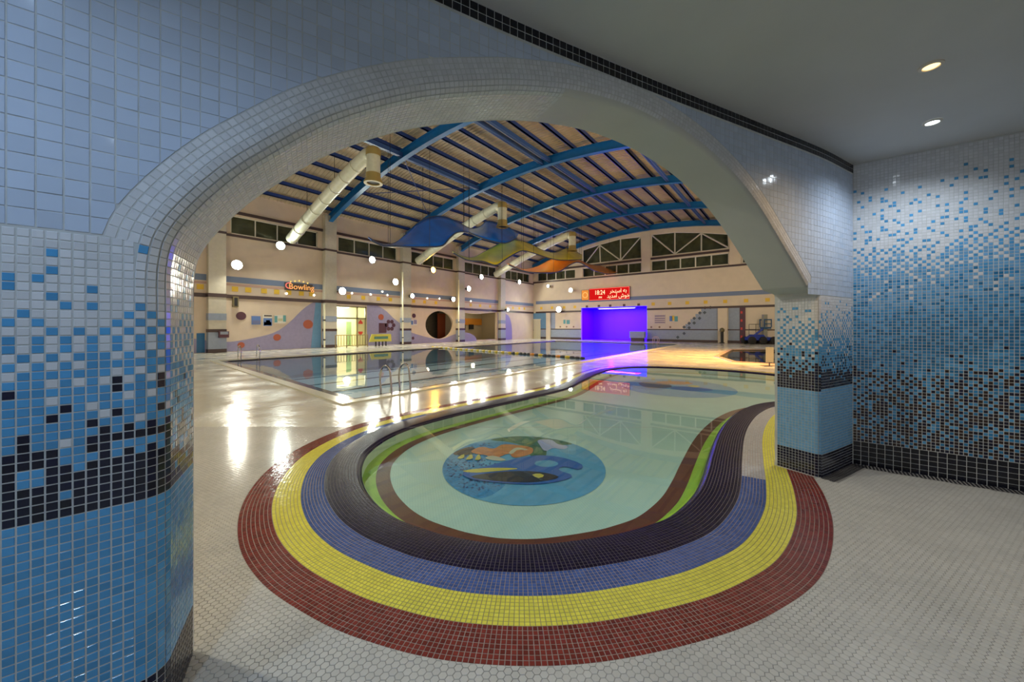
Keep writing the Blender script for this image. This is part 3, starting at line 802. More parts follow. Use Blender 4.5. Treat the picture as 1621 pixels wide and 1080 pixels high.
c2 = floor_c(4.55, 10.3); picture(c2[0], c2[1], 1.45, 1.6, (fv2.x, fv2.y), shapes2, 60)

# dark mosaic strips on the floor at the foot of the pier and of the right wall
st = TileSet('floor_strip_tile', floor, [mat('matt_black_mosaic', (0.012,.012,.018), .5, .2)], P1/2-.006, P1/2-.0012, .0018, 0)
mb = MB()
for i in range(int(.80/P1)):
    s = SR-(i+.5)*P1; u, n = frame_front(s)
    for j in range(4): st.add(W3(s, -(j+.5)*P1, .0012), u, n, (0,0,1), 0)
for i in range(int(2.2/P1)):
    for j in range(4): st.add((CXR+(i+.5)*P1, CYR-(j+.5)*P1, .0012), (1,0,0), (0,1,0), (0,0,1), 0)
st.build(9.0)

# ------------------------------------------------------------------ near room: ceiling, closing walls
front = [tuple(W3(s_, 0, 0)[:2]) for s_ in np.linspace(SL, SR, 40)]
cl = filled('ceiling', front+[(XR_END, CYR),(XR_END,-3.6),(front[0][0]+.3,-3.6)], [], lambda x, y, z: (x, y, ZC), M_CEIL)
tag(cl, 'plain grey painted ceiling of the near room', kind='structure')
mb = MB(); mb.box(XR_END, XR_END+.2, -3.8, CYR+.25, 0, ZC); tag(mb.build('wall_side', M_WHITES), kind='structure')
mb = MB(); mb.box(front[0][0]-.4, XR_END, -3.8, -3.6, 0, ZC); tag(mb.build('wall_back', M_WHITES), kind='structure')

def add_light(name, kind, loc, energy, col, size=.2, parent=None, rot=None, spot=None, blend=.5):
    ld = bpy.data.lights.new(name, kind); ld.energy = energy; ld.color = col
    if kind == 'AREA': ld.shape = 'DISK'; ld.size = size
    else: ld.shadow_soft_size = size
    if spot: ld.spot_size = spot; ld.spot_blend = blend
    o = bpy.data.objects.new(name, ld); C.objects.link(o); o.location = loc
    if rot: o.rotation_euler = rot
    o.parent = parent; return o
def ceil_px(px, py): r = ray(px, py); t = (ZC-EYE)/r[2]; return (r[0]*t, r[1]*t)
def downlight(x, y, col, label, power, group=None):
    t = empty('ceiling_spotlight', (x, y, ZC)); tag(t, label, 'ceiling light', group)
    a = MB(); a.lathe((0,0,-.001), (0,0,-1), [(.062,.0),(.062,.006),(.045,.010),(.042,.004)], 24); a.build('trim_ring', M_FRAME, t, True)
    b = MB(); b.lathe((0,0,-.002), (0,0,-1), [(.0001,.010),(.02,.009),(.036,.006),(.042,.002)], 20); b.build('lens', lamp_mat('spot_lens_%d' % int(col[2]*100), col, 3.2 if col[2] < .5 else 12), t, True)
    add_light('spotlight_beam', 'SPOT', (0,0,-.03), power, col, .03, t, (0,0,0), math.radians(150), .8)
WARM, COOL = (1.0, .62, .25), (.80, .90, 1.0)
p = ceil_px(1474, 104); downlight(p[0], p[1], WARM, 'recessed ceiling spotlight glowing warm orange', ROOM_W*.8)
p = ceil_px(1476, 193); downlight(p[0], p[1], COOL, 'recessed ceiling spotlight glowing cool white', ROOM_W*1.0)
LBL = ('near the arched wall', 'farthest to the left', 'in the middle of the room', 'towards the side wall')
for q, (x, y, c_) in enumerate(((-.85,-.5,(.52,.72,1.0)),(-1.9,-1.6,(.52,.72,1.0)),(1.6,-.6,(.72,.84,1.0)),(3.1,.6,(.9,.93,1.0)))):
    downlight(x, y, c_, 'recessed bluish ceiling spotlight behind the viewer, '+LBL[q], ROOM_W*1.2, 'ceiling spotlights behind the viewer')

# ------------------------------------------------------------------ swimming pool
sp_ = empty('swimming_pool', (-14, 19, 0)); tag(sp_, 'large rectangular swimming pool with dark edge and lane lines', 'pool')
def quad_off(P, d):                                 # move each side of a convex quad outward by d
    c = Vector((sum(p[0] for p in P)/len(P), sum(p[1] for p in P)/len(P))); out = []; n = len(P)
    for i in range(n):
        a, b, e = Vector(P[i-1]), Vector(P[i]), Vector(P[(i+1) % n])
        d1 = (b-a).normalized(); d2 = (e-b).normalized(); n1 = Vector((d1.y, -d1.x)); n2 = Vector((d2.y, -d2.x))
        if n1.dot(b-c) < 0: n1 = -n1
        if n2.dot(b-c) < 0: n2 = -n2
        k = (n1+n2); k = k/(k.dot(n1)); q = b+k*d; out.append((q.x, q.y))
    return out
def rim(name, P, a, b, z0, z1, m, parent):
    A, B = quad_off(P, a), quad_off(P, b); mb = MB(); n = len(P)
    for i in range(n):
        j = (i+1) % n
        for (U, V, za, zb) in ((A, B, z1, z1), (B, B, z1, z0), (A, A, z0, z1)):
            mb.face([(*U[i], za), (*U[j], za), (*V[j], zb), (*V[i], zb)])
    o = mb.build(name, m); adopt(o, parent); return o
rim('coping', PM, .03, .28, 0, .03, mat('coping_cream', (0.66,.64,.5), .2), sp_)
rim('dark_border', PM, -.22, .03, -.05, -.004, mat('border_purple_black', (0.03,.022,.05), .12, var=.2), sp_)
mb = MB(); A = PM
for i in range(4):
    j = (i+1) % 4; mb.face([(*A[i],0),(*A[j],0),(*A[j],-.95),(*A[i],-.95)])
mb.face([(*p, -.95) for p in A]); adopt(mb.build('basin', M_BASIN), sp_)
for k in range(5):
    mb = MB(); x = -9.3-k*2.3; mb.box(x-.12, x+.12, 6.5, 33.5, -.949, -.94); adopt(mb.build('lane_line', M_NAVY), sp_)
mb = MB(); mb.face([(*p, -.035) for p in A]); o = mb.build('water', M_WATER); adopt(o, sp_)
if o.data.polygons[0].normal.z < 0: o.data.flip_normals()
# plunge pool
pl = empty('plunge_pool', (pp[0][0], pp[0][1], 0)); tag(pl, 'small angular plunge pool with dark still water near the right pier', 'pool')
mb = MB()
for i in range(len(pp)):
    j = (i+1) % len(pp); mb.face([(*pp[i],0),(*pp[j],0),(*pp[j],-.9),(*pp[i],-.9)])
mb.face([(*p, -.9) for p in pp]); adopt(mb.build('basin', mat('plunge_basin', (0.1,.09,.08), .4)), pl)
mb = MB(); mb.face([(*p, -.06) for p in pp]); adopt(mb.build('water', M_WATER3), pl)
rim('coping', pp, .0, .2, 0, .02, mat('plunge_coping', (0.42,.30,.26), .25), pl)

def ladder(x, y0, y1, side, label, group=None, m=M_STEEL, h=.66):
    """two bent rails; side = +1 when the deck is on the +x side"""
    t = empty('pool_ladder', (x, (y0+y1)/2, 0)); tag(t, label, 'pool ladder', group); dy = (y1-y0)/2
    for s_ in (-1, 1):
        pts = [(.14*side, 0, .0), (.10*side, 0, h*.55), (.06*side, 0, h*.86), (-.04*side, 0, h*.98), (-.15*side, 0, h*.95), (-.25*side, 0, h*.82), (-.30*side, 0, h*.5), (-.27*side, 0, .02), (-.27*side, 0, -.75)]
        sm = spline([(a, c, b) for a, b, c in pts], False, .05); a = MB()
        a.tube([(q[0], dy*s_, q[1]) for q in sm], .021, 10); rl_ = a.build('rail', m, t, True)
        b = MB(); b.lathe((.14*side, dy*s_, .0), (0,0,1), [(.05,0),(.05,.012),(.025,.02)], 16); b.build('foot_plate', m, rl_)
    for z in (-.12, -.38, -.64):
        a = MB(); a.box(-.31*side if side > 0 else .23, -.23*side if side > 0 else .31, -dy, dy, z-.015, z+.015); a.build('step', m, t)
ladder(-7.16, 4.86, 5.36, 1, 'stainless pool ladder at the near edge of the swimming pool', m=M_STEEL)
lx = on_floor(357, 573); ly = on_floor(381, 573)
ladder(-20.5, 6.0, 6.75, -1, 'stainless pool ladder on the far left edge of the swimming pool')
q = on_floor(1072, 544.5); ladder(-10.2, 34.4, 34.9, -1, 'small pinkish pool ladder at the far right corner of the swimming pool', m=mat('pink_white_rail', (0.6,.4,.38), .3))

# lane rope with floats
r0 = on_floor(684, 549.5); r1 = on_floor(926, 567.5)
rope = empty('lane_rope', (r0[0], r0[1], 0)); tag(rope, 'lane rope of yellow and dark floats across the swimming pool water', 'lane rope')
a = MB(); dv = Vector((r1[0]-r0[0], r1[1]-r0[1], 0)); a.tube([(0,0,-.01), tuple(dv*.5+Vector((0,0,-.02))), tuple(dv+Vector((0,0,-.01)))], .012, 6); a.build('rope', M_FRAME, rope)
fm = [mat('yellow_float', (0.75,.55,.05), .35), mat('dark_float', (0.05,.05,.06), .4), mat('orange_float', (0.8,.3,.03), .35), mat('white_float', (0.7,.65,.55), .35)]
nfl = 46; fmesh = {}
for k in range(nfl):
    f = (k+.5)/nfl
    mi = 0 if f < .62 and k % 2 == 0 else 3 if f < .62 else (0, 1, 1, 1, 2, 1)[k % 6]
    if mi not in fmesh:
        b = MB(); ax = dv.normalized(); b.lathe((0,0,0), tuple(ax), [(.02,-.16),(.06,-.13),(.075,0),(.06,.13),(.02,.16)], 12); fmesh[mi] = b.mesh('float', fm[mi], True)
    o = bpy.data.objects.new('float', fmesh[mi]); C.objects.link(o); o.parent = rope; o.location = dv*f

# ------------------------------------------------------------------ hall walls
def L3(y, z, d=0.0): return (XL+d, y, z)
def F3(x, z, d=0.0): return (x, YF-d, z)
BY = [6.82, 13.5, 20.15, 26.8, 33.5, 40.15]
def zroof(x): return 11.75-(40-math.sqrt(40*40-(x+12.7)**2))
ring_c = on_left(695.5, 514); ring_e = on_left(674, 514)
def Lpoly(pts): return [on_left(*q) for q in pts]
door_h = Lpoly([(531,481.5),(580,482.5),(580,547.2),(531,548.9)])
yd0, yd1 = (door_h[0][0]+door_h[3][0])/2, (door_h[1][0]+door_h[2][0])/2; zd = 3.12
door_h = [(yd0,.0),(yd1,.0),(yd1,zd),(yd0,zd)]
rndw = [on_left(695.5+22*math.cos(a), 514.5+22*math.sin(a)) for a in np.linspace(0, 2*math.pi, 41)[:-1]]
rc = on_left(695.5, 514.5); rndw = [(rc[0]+(q[0]-rc[0]), max(.35, q[1])) for q in rndw]
recw = Lpoly([(734,495),(745,496.5),(758,497),(770,496),(786,494.5)]); recw = recw+[(recw[-1][0], .12),(recw[0][0], .12)]
wins = []
for k in range(-1, 5):
    y0 = BY[0]+6.68*k+.75; y1 = y0+6.68-1.5
    if y1 > YF: y1 = YF-.7
    wins.append([(y0,7.2),(y1,7.2),(y1,8.32),(y0,8.32)])
hallout = [(-1.8,-.0),(YF,-.0),(YF,9.9),(-1.8,9.9)]
wl = filled('wall_left', hallout, [door_h, rndw, recw]+wins, lambda a, b, c: (XL+c-.12, a, b), M_CREAM, None, .12)
tag(wl, 'long cream hall wall with painted waves, openings and high windows', kind='structure')
def Lpanel(name, pts, m, d=.0, th=.012, smooth=False, parent=wl, raw=False):
    P = pts if raw else Lpoly(pts)
    if smooth: P = [tuple(q) for q in spline(P, True, .25)]
    v, f = fill(P, (), th/2); mb = MB(); mb.v = [(XL+d+th/2+c+.002, a, b) for a, b, c in v]; mb.f = f; mb.m = [0]*len(f)
    return mb.build(name, m, parent)
def disc(name, px, py, r, m, fn, th=.015, parent=None):
    c = fn(px, py); mb = MB()
    return c
BWY = (-1.6, YF)
# stripes
def Lbox(name, y0, y1, z0, z1, d, m, parent=wl): mb = MB(); mb.box(XL, XL+d, y0, y1, z0, z1); return mb.build(name, m, parent)
Lbox('blue_stripe', -1.6, YF-.01, 4.22, 4.58, .012, M_BSTR)
Lbox('dark_stripe', -1.6, YF-.01, 3.25, 3.47, .05, M_DARKB)
Lbox('window_sill_band', -1.6, YF-.01, 7.02, 7.16, .08, M_DARKB)
Lbox('eaves_band', -1.6, YF-.01, 8.42, 8.6, .08, M_DARKB)
Lbox('pink_stripe', -1.6, YF-.01, 4.02, 4.16, .01, mat('dusty_pink_stripe', (0.5,.32,.26), .5))
# painted waves
def wave_px(pts): return Lpoly(pts)
w1 = [on_left(*q) for q in ((300,535),(322,538.5),(345,541),(367,541),(400,535.5),(433,527),(455.5,513),(478,491),(495,479),(508,475.5))]
w1 = [tuple(q) for q in spline(w1, False, .4)]; yA = w1[0][0]; yB = w1[-1][0]
Lpanel('lilac_wave', [(yA, .02)]+[(a, b) for a, b in w1]+[(yB, .02)], M_LILAC, 0, .012, raw=True)
ysb = on_left(492, 500)[0]
Lpanel('blue_panel', [(ysb,.02)]+[(a, b) for a, b in w1 if a > ysb]+[(yB,.02)], M_SKYB, .013, .01, raw=True)
yq = on_left(324, 540)[0]
Lbox('blue_corner_panel', on_left(311,540)[0], yq, .02, 1.15, .02, mat('strong_blue_paint', (0.02,.14,.32), .5))
w2 = [on_left(*q) for q in ((581,479),(596,483),(610,491.6),(623,504),(633,512),(645.6,524),(667,531.5),(689,536.5),(704,536),(716,530.5),(733,526.5),(744,528),(751,532),(754,536))]
w2 = [tuple(q) for q in spline(w2, False, .4)]
Lpanel('lilac_wave', [(w2[0][0],.02)]+[(a, max(b, .05)) for a, b in w2]+[(w2[-1][0],.02)], M_LILAC, 0, .012, raw=True)
w3 = [on_left(*q) for q in ((788,495.5),(796,495.5),(804,499),(808,507),(810,518),(810.5,534))]
Lpanel('lilac_arch', [(w3[0][0],.02)]+[tuple(q) for q in spline(w3, False, .4)]+[(w3[-1][0],.02)], mat('violet_paint', (0.26,.22,.48), .5), 0, .02, raw=True)
def Ldisc(px, py, rad_px, m, th=.012, d=.013, name='painted_disc'):
    c = on_left(px, py); r_ = abs(on_left(px+rad_px, py)[0]-c[0]); rz = rad_px/FPX*(-(XL)/(-ray(px, py)[0]))
    Lpanel(name, [(c[0]+rz*1.05*math.cos(a), c[1]+rz*math.sin(a)) for a in np.linspace(0, 2*math.pi, 25)[:-1]], m, d, th, raw=True)
for (px, py, rr, m) in ((381.5,500.3,6.5,M_MAROON),(487.5,513.5,7,M_ORDOT),(438.5,534.3,5.2,M_ORDOT),(381.5,546.5,4.6,M_ORDOT),(603,502,4.6,M_ORDOT),(655,500,3.4,M_MAROON),(653.5,535.5,2.4,M_MAROON),(729,532,2.4,M_MAROON)):
    Ldisc(px, py, rr, m)
for px in (317,347,372,393,418,438,457,477,493,552,575,599,618,655,672,690,745,760,776,800,812,822,830):
    y, z = on_left(px, 500); mb = MB(); mb.box(XL, XL+.014, y-.16, y+.16, 3.68, 3.98); mb.build('yellow_square', M_YDOT, wl)
Lpanel('brown_square', [(599.5,511.5),(611.5,512),(611.5,527),(599.5,527.5)], M_MAROON, .013)
# black flower painted by the brown square
c = on_left(617.5, 515)
for k in range(6):
    a = k*math.pi/3; Lpanel('flower_petal', [(c[0]+.34*math.cos(a)+.17*math.cos(t), c[1]+.34*math.sin(a)+.17*math.sin(t)) for t in np.linspace(0, 6.28, 13)[:-1]], M_MAROON, .013, raw=True)
# pilasters
M_PIL = mat('pilaster_paint', (0.56,.52,.42), .5, noise=.05)
for k, y in enumerate(BY[:-1]):
    mb = MB(); mb.box(XL, XL+.42, y-.42, y+.42, 0, 9.6); p = mb.build('pilaster', M_PIL, wl)
    mb = MB(); mb.box(XL, XL+.44, y-.44, y+.44, 3.25, 3.47); mb.build('dark_stripe', M_DARKB, wl)
    mb = MB(); mb.box(XL, XL+.44, y-.44, y+.44, 7.02, 7.16); mb.build('window_sill_band', M_DARKB, wl)
    mb = MB(); mb.box(XL, XL+.44, y-.44, y+.44, .0, .22); mb.build('skirting', M_DARKB, wl)
    mb = MB(); mb.box(XL, XL+.44, y-.44, y+.44, 1.2, 1.38); mb.build('dark_ring', M_DARKB, wl)
    mb = MB(); mb.box(XL, XL+.435, y-.435, y+.435, .22, 1.2); mb.build('grey_blue_panel', M_GBLUE, wl)
    mb = MB(); mb.box(XL, XL+.435, y-.435, y+.435, 1.9, 2.3); mb.build('grey_blue_panel', M_GBLUE, wl)
    if k in (1, 2, 3):
        t = empty('drain_pipe', (XL+.56, y-.55, 0)); tag(t, ['', 'pale vertical pipe beside the lit doorway', 'pale vertical pipe left of the round opening', 'pale vertical pipe between round and square opening'][k], 'pipe')
        a = MB(); a.tube([(0,0,.05),(0,0,3.1 if k == 1 else 6.2)], .06, 10); a.build('pipe', mat('pale_yellow_pipe', (0.8,.78,.55), .3), t)
        for z in (.6, 2.0):
            a = MB(); a.lathe((0,0,z), (0,0,1), [(.06,-.04),(.085,-.04),(.085,.04),(.06,.04)], 12); a.build('pipe_clamp', M_DSTEEL, t)
# clerestory windows, one unit a bay
for i, wn in enumerate(wins):
    (y0, z0), (y1, z1) = wn[0], wn[2]
    t = empty('window_%d' % (i+1), (XL-.12, y0, z0)); tag(t, kind='structure')
    a = MB(); f = .06
    for (b0, b1, c0_, c1_) in ((0, y1-y0, 0, f), (0, y1-y0, z1-z0-f, z1-z0), (0, f, 0, z1-z0), (y1-y0-f, y1-y0, 0, z1-z0)): a.box(-.05, .05, b0, b1, c0_, c1_)
    a.build('window_frame', M_FRAME, t)
    for k in range(4):
        q0 = f+(y1-y0-2*f)*k/4; q1 = f+(y1-y0-2*f)*(k+1)/4
        a = MB(); a.box(-.008, .008, q0, q1, f, z1-z0-f); a.build('pane', M_GLASSD, t)
        if k: a = MB(); a.box(-.045, .045, q0-.03, q0+.03, f, z1-z0-f); a.build('mullion', M_FRAME, t)
    a = MB(); a.box(-.5, -.45, -.2, y1-y0+.2, -.2, z1-z0+.2); a.build('blind', M_NIGHT, t)

# rooms behind the openings of the long wall
def back_room(name, y0, y1, depth, z1, m, extra=None, z0=0.0):
    mb = MB(); x0, x1 = XL-.25-depth, XL-.24
    mb.face([(x0,y0,z0),(x0,y1,z0),(x0,y1,z1),(x0,y0,z1)]); mb.face([(x0,y0,z0),(x1,y0,z0),(x1,y0,z1),(x0,y0,z1)]); mb.face([(x0,y1,z0),(x1,y1,z0),(x1,y1,z1),(x0,y1,z1)])
    mb.face([(x0,y0,z0),(x1,y0,z0),(x1,y1,z0),(x0,y1,z0)]); mb.face([(x0,y0,z1),(x1,y0,z1),(x1,y1,z1),(x0,y1,z1)])
    o = mb.build(name, m); tag(o, kind='structure'); return o
br = back_room('wall_corridor', yd0-.2, yd1+1.8, 2.6, 3.3, mat('corridor_paint', (0.8,.78,.6), .5))
add_light('corridor_light', 'POINT', (XL-1.4, (yd0+yd1)/2+.4, 2.7), 190, (1,.94,.68), .25)
a = MB(); a.box(-.1,.1,-.5,.5,-.04,.04); o = a.build('corridor_lamp', lamp_mat('corridor_tube', (1,.97,.75), 14)); o.location = (XL-1.6, (yd0+yd1)/2+.1, 3.1)
tag(o, 'bright ceiling lamp inside the lit doorway', 'lamp')
dr = empty('door_1', (XL-.1, yd0, 0)); tag(dr, kind='structure'); W_ = yd1-yd0
a = MB()
for (b0, b1, c0_, c1_) in ((0,.08,0,zd),(W_-.08,W_,0,zd),(0,W_,zd-.1,zd),(0,W_,2.12,2.24),(W_*.68,W_*.72,0,zd)): a.box(-.05,.07,b0,b1,c0_,c1_)
a.build('door_frame', mat('olive_door_frame', (0.32,.30,.16), .4), dr)
a = MB(); a.box(-.01,.01,W_*.72,W_-.08,0.02,2.12); pn = a.build('door_leaf', mat('pale_yellow_leaf', (0.78,.72,.36), .4), dr)
a = MB(); a.box(-.006,.006,.08,W_*.68,2.24,zd-.1); a.build('pane', glass_mat('clear_glass', (.95,.95,.9)), dr)
a = MB(); a.box(-.02,.0,W_*.36,W_*.52,.1,1.9); a.build('pane', glass_mat('green_glass', (.6,.75,.65)), dr)
yc = W_*.82
for (z, s_) in ((1.75, 1), (1.15, -1)):
    a = MB(); pts = [(-.18,0),(.18,0),(.18,.12),(.0,.34),(-.18,.12)]
    a.prism([(.011, yc+p, z+q*s_) for p, q in pts], (1,0,0), .01); a.build('red_sticker', mat('red_sticker', (0.7,.05,.03), .4), dr)
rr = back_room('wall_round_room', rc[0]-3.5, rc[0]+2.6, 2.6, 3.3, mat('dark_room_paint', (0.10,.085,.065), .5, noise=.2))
mb = MB(); mb.box(XL-2.0, XL-1.9, rc[0]+1.5, rc[0]+2.5, .3, 2.9); tag(mb.build('orange_panel', mat('rust_panel', (0.25,.05,.015), .5)), 'rust red panel seen through the round opening', 'panel')
add_light('round_room_light', 'POINT', (XL-1.2, rc[0]-.5, 2.6), 14, (1,.8,.55), .2)
y0, y1 = recw[0][0], recw[4][0]
rb = back_room('wall_bar_room', y0-.8, y1+.8, 2.8, 3.3, mat('bar_room_paint', (0.42,.36,.25), .5))
mb = MB(); mb.box(XL-2.95, XL-2.9, y0-.7, y1+.7, 1.75, 2.5); tag(mb.build('ochre_band', mat('ochre_band', (0.55,.22,.02), .5)), 'ochre painted band inside the square opening', 'band')
for k, f in enumerate((.52, .78)):
    mb = MB(); yy = y0+(y1-y0)*f; mb.box(XL-2.9, XL-2.8, yy-.35, yy+.35, 1.15+.1*k, 1.8); tag(mb.build('dark_hatch', M_WBLK), ('small dark hatch, the left one inside the square opening', 'small dark hatch, the right one inside the square opening')[k], 'hatch')
add_light('bar_room_light', 'POINT', (XL-1.2, (y0+y1)/2, 2.7), 40, (1,.85,.55), .2)
# second doorway in the near left corner of the hall
# pictures and boards on the long wall
def Lboard(name, pts, frame_m, label, cat, art=None, th=.04, dx=0.0, dy=0.0):
    P = Lpoly(pts); y = [q[0] for q in P]; z = [q[1] for q in P]; y0, y1, z0, z1 = min(y), max(y), min(z), max(z)
    t = empty(name, (XL+.013+dx, (y0+y1)/2+dy, z0)); tag(t, label, cat); hw = (y1-y0)/2; H = z1-z0
    a = MB(); a.box(0, th, -hw, hw, 0, H); a.build('panel', frame_m, t)
    if art:
        for (a0, a1, b0, b1, m) in art:
            a = MB(); a.box(th, th+.008, -hw+2*hw*a0, -hw+2*hw*a1, H*b0, H*b1); a.build('print', m, t)
    return t
M_PB = mat('poster_blue', (0.10,.20,.48), .4); M_PG = mat('poster_green', (0.1,.25,.2), .4); M_PO = mat('poster_orange', (0.8,.4,.12), .4); M_PW = mat('poster_white', (0.7,.68,.6), .4); M_PT = mat('poster_teal', (0.1,.32,.34), .4)
Lboard('poster', [(398,500.5),(412,501.5),(412,514),(398,513)], M_PB, 'plain blue framed poster, left one of three on the long wall', 'poster', [(.08,.92,.1,.5,mat('poster_slate', (0.14,.17,.34), .4))])
Lboard('poster', [(416,498),(430.5,499),(430.5,516),(416,515)], M_PW, 'poster with orange and green picture, middle one of three on the long wall', 'poster', [(.03,.97,.0,.68,M_PB),(.08,.9,.05,.35,M_PG),(.3,.75,.2,.5,M_PO),(.1,.95,.84,.95,M_DARKB)])
Lboard('poster', [(434,499),(452,500),(452,512),(434,511)], M_PW, 'pale poster with teal edges, right one of three on the long wall', 'poster', [(.0,.25,.1,.9,M_PT),(.75,1,.2,1,M_PT),(.3,.7,.3,.6,mat('poster_sand', (0.5,.5,.3), .4))])
Lboard('cabinet', [(341.5,525),(357,524.5),(357,534),(341.5,534.5)], mat('maroon_box', (0.10,.03,.05), .4), 'small maroon wall box beside the left pilaster', 'wall box', [(.1,.9,.5,.95,M_GBLUE)], .2, .44)
Lboard('speaker', [(363.5,470),(372,470),(371,486),(364.5,486)], mat('olive_speaker', (0.16,.13,.06), .5), 'narrow dark wall speaker under the dark stripe', 'speaker', [(.2,.8,.1,.9,M_WBLK)], .22, .0, .12)
Lboard('wall_logo', [(649,506),(660,507),(660,515),(649,514)], M_PW, 'small blue swimmer emblem left of the round opening', 'emblem', [(.05,.4,.1,.8,M_PB),(.5,.95,.2,.95,M_LILAC)], .02)

def text_mesh(s, name, m, parent, loc, size, rot, extrude=.01, squeeze=1.0):
    cu = bpy.data.curves.new(name, 'FONT'); cu.body = s; cu.size = size; cu.extrude = extrude; cu.align_x = 'CENTER'; cu.align_y = 'CENTER'; cu.resolution_u = 3
    ob = bpy.data.objects.new(name, cu); me = bpy.data.meshes.new_from_object(ob); bpy.data.objects.remove(ob); bpy.data.curves.remove(cu)
    me.materials.clear(); me.materials.append(m); me.name = name
    for v in me.vertices: v.co.x *= squeeze
    o = bpy.data.objects.new(name, me); C.objects.link(o); o.parent = parent; o.location = loc; o.rotation_euler = rot; return o
# small neon sign with a shelf of lights on the long wall
q0, q1 = on_left(452, 455), on_left(492, 460)
t = empty('neon_sign', (XL+.1, (q0[0]+q1[0])/2, 4.25)); tag(t, 'small orange neon word sign above the dark stripe of the long wall', 'sign')
wid = q1[0]-q0[0]
a = MB(); a.box(-.05, .0, -wid*.55, wid*.55, -.25, .25); a.build('backing', mat('neon_backing', (0.08,.06,.05), .5), t)
text_mesh('Bowling', 'lettering', lamp_mat('neon_orange', (1,.42,.12), 1.2), t, (.01, wid*.1, .0), .55, (math.pi/2, 0, math.pi/2), .012, .95)
text_mesh('C', 'lettering', lamp_mat('neon_red', (1,.2,.15), 1.2), t, (.01, -wid*.42, .03), .6, (math.pi/2, 0, math.pi/2), .012)
for k, off in enumerate((-1,-.5,0,.5,1)):
    a = MB(); a.tube([(.0, off*.55, .3+.12*(1-abs(off))), (.06, off*.55, .34+.12*(1-abs(off)))], .05, 8); a.build('neon_dot', lamp_mat('neon_yellow', (1,.7,.2), 1.0), t)
small_pts = [(452.5,457,'small shelf light, left one under the neon sign'),(496,460,'small shelf light, right one under the neon sign'),(556,464.5,'small shelf light, left one above the lit doorway'),(585.5,466.5,'small shelf light, right one above the lit doorway'),(604,462,'small shelf light right of the lit doorway, higher one'),(612,467.5,'small shelf light right of the lit doorway, lower one'),(675,472.5,'small shelf light above the round opening, left one'),(694.5,473,'small shelf light above the round opening, right one'),(744,477,'small shelf light above the square opening')]
for (px, py, lb) in small_pts:
    y, z = on_left(px, py); z -= .34 if px < 500 else 0; t = empty('shelf_light', (XL+.02, y, z)); tag(t, lb, 'light', 'small shelf lights of the long wall')
    a = MB(); a.lathe((0,0,0), (1,0,0), [(.09,0),(.09,.05),(.07,.1)], 12); a.build('housing', M_FRAME, t)
    a = MB(); a.lathe((.1,0,0), (1,0,0), [(.07,0),(.06,.03),(.0,.05)], 12); a.build('lens', lamp_mat('shelf_lens', (1,.95,.8), 9), t)

# ------------------------------------------------------------------ floodlights
WH = (1.0, .96, .80); WHC = (.92, 1.0, .88)
def flood(loc, d, col, power, label, r=.22, size=1.0, glow=28, group=None, reach=0):
    """d: unit direction the lamp faces"""
    t = empty('floodlight', loc, math.atan2(d[1], d[0])); tag(t, label, 'floodlight', group)
    a = MB(); a.box(-.34, -.28, -.1, .1, -.12, .12); a.box(-.3, -.1, -.03, .03, -.03, .03)
    if reach: a.box(-reach, -.3, -.035, .035, -.035, .035)
    a.build('bracket', M_DSTEEL, t)
    a = MB(); a.lathe((0,0,0), (1,0,0), [(.02,-.2),(.14*size,-.17),(r*.98,-.02),(r,.03),(r*.94,.03)], 20); hs_ = a.build('housing', M_DSTEEL, t, True)
    b = MB(); b.lathe((0,0,0), (1,0,0), [(r*.93,.02),(r*.8,.07),(r*.45,.12),(.001,.14)], 20); b.build('lens', lamp_mat('lens_%d_%d' % (int(col[1]*100), int(col[2]*100)), col, glow), hs_, True)
    if power: add_light('floodlight_beam', 'SPOT', (.2,0,0), power, col, .15, t, (0, math.radians(-58), 0), math.radians(170), .35)
fl = [(375,419.5,WH,1.1,.30,'big white floodlight nearest the left pier, lower than its neighbour'),(444,389,WHC,1.0,.28,'white floodlight below the high windows under the first air duct'),
 (589,411.5,WHC,1.0,.28,'white floodlight below the high windows right of the first roof beam'),(537.5,461.5,WH,.8,.28,'white floodlight above the left corner of the lit doorway'),
 (626,446.5,WH,.8,.28,'white floodlight left of the orange floodlight'),(685.5,427.5,(1,.50,.06),.9,.28,'orange floodlight on the long wall'),
 (648,469,WH,.4,.2,'small white floodlight below and left of the orange floodlight'),(737.5,457.5,WH,.6,.27,'white floodlight above the square opening, below its neighbour'),
 (717.5,474,WH,.5,.24,'white floodlight just right of the round opening'),(762,438.5,WH,.7,.27,'white floodlight high above the square opening'),
 (822,446.5,WH,.7,.27,'white floodlight high up near the far corner'),(799.5,490.5,WH,.4,.2,'low white floodlight over the lilac arch')]
for (px, py, col, k, r, lb) in fl:
    y, z = on_left(px, py, XL+.5); nb = min(abs(y-b) for b in BY); flood((XL+(.9 if nb < .86 else .5), y, z), (1,0), col, FLOOD_W*k, lb, r, reach=.46 if nb < .43 else .9 if nb < .86 else 0)
for (px, py, k, r, lb) in ((884.5,490,.6,.36,'bright white floodlight low on the far wall left of the blue niche'),(867.5,453,.15,.18,'small white floodlight high on the far wall near the corner'),(903.5,459.5,.3,.26,'pale floodlight on the far wall left of the red message sign')):
    x, z = on_far(px, py, YF-.5); flood((x, YF-.5, z), (0,-1), WHC, FLOOD_W*k, lb, r, glow=14 if k < .5 else 28)
# the matching row on the opposite wall, out of view
for k in range(4):
    flood((1.72, 9+7.5*k, 6.8), (-1,0), WH, FLOOD_W*1.15, 'white floodlight on the opposite wall, '+('nearest the arch', 'second from the arch', 'third from the arch', 'nearest the far wall')[k], .28, group='floodlights on the opposite wall')
flood((1.72, 20, 5.0), (-1,0), (1,.50,.10), FLOOD_W*.9, 'orange floodlight on the opposite wall', .28)
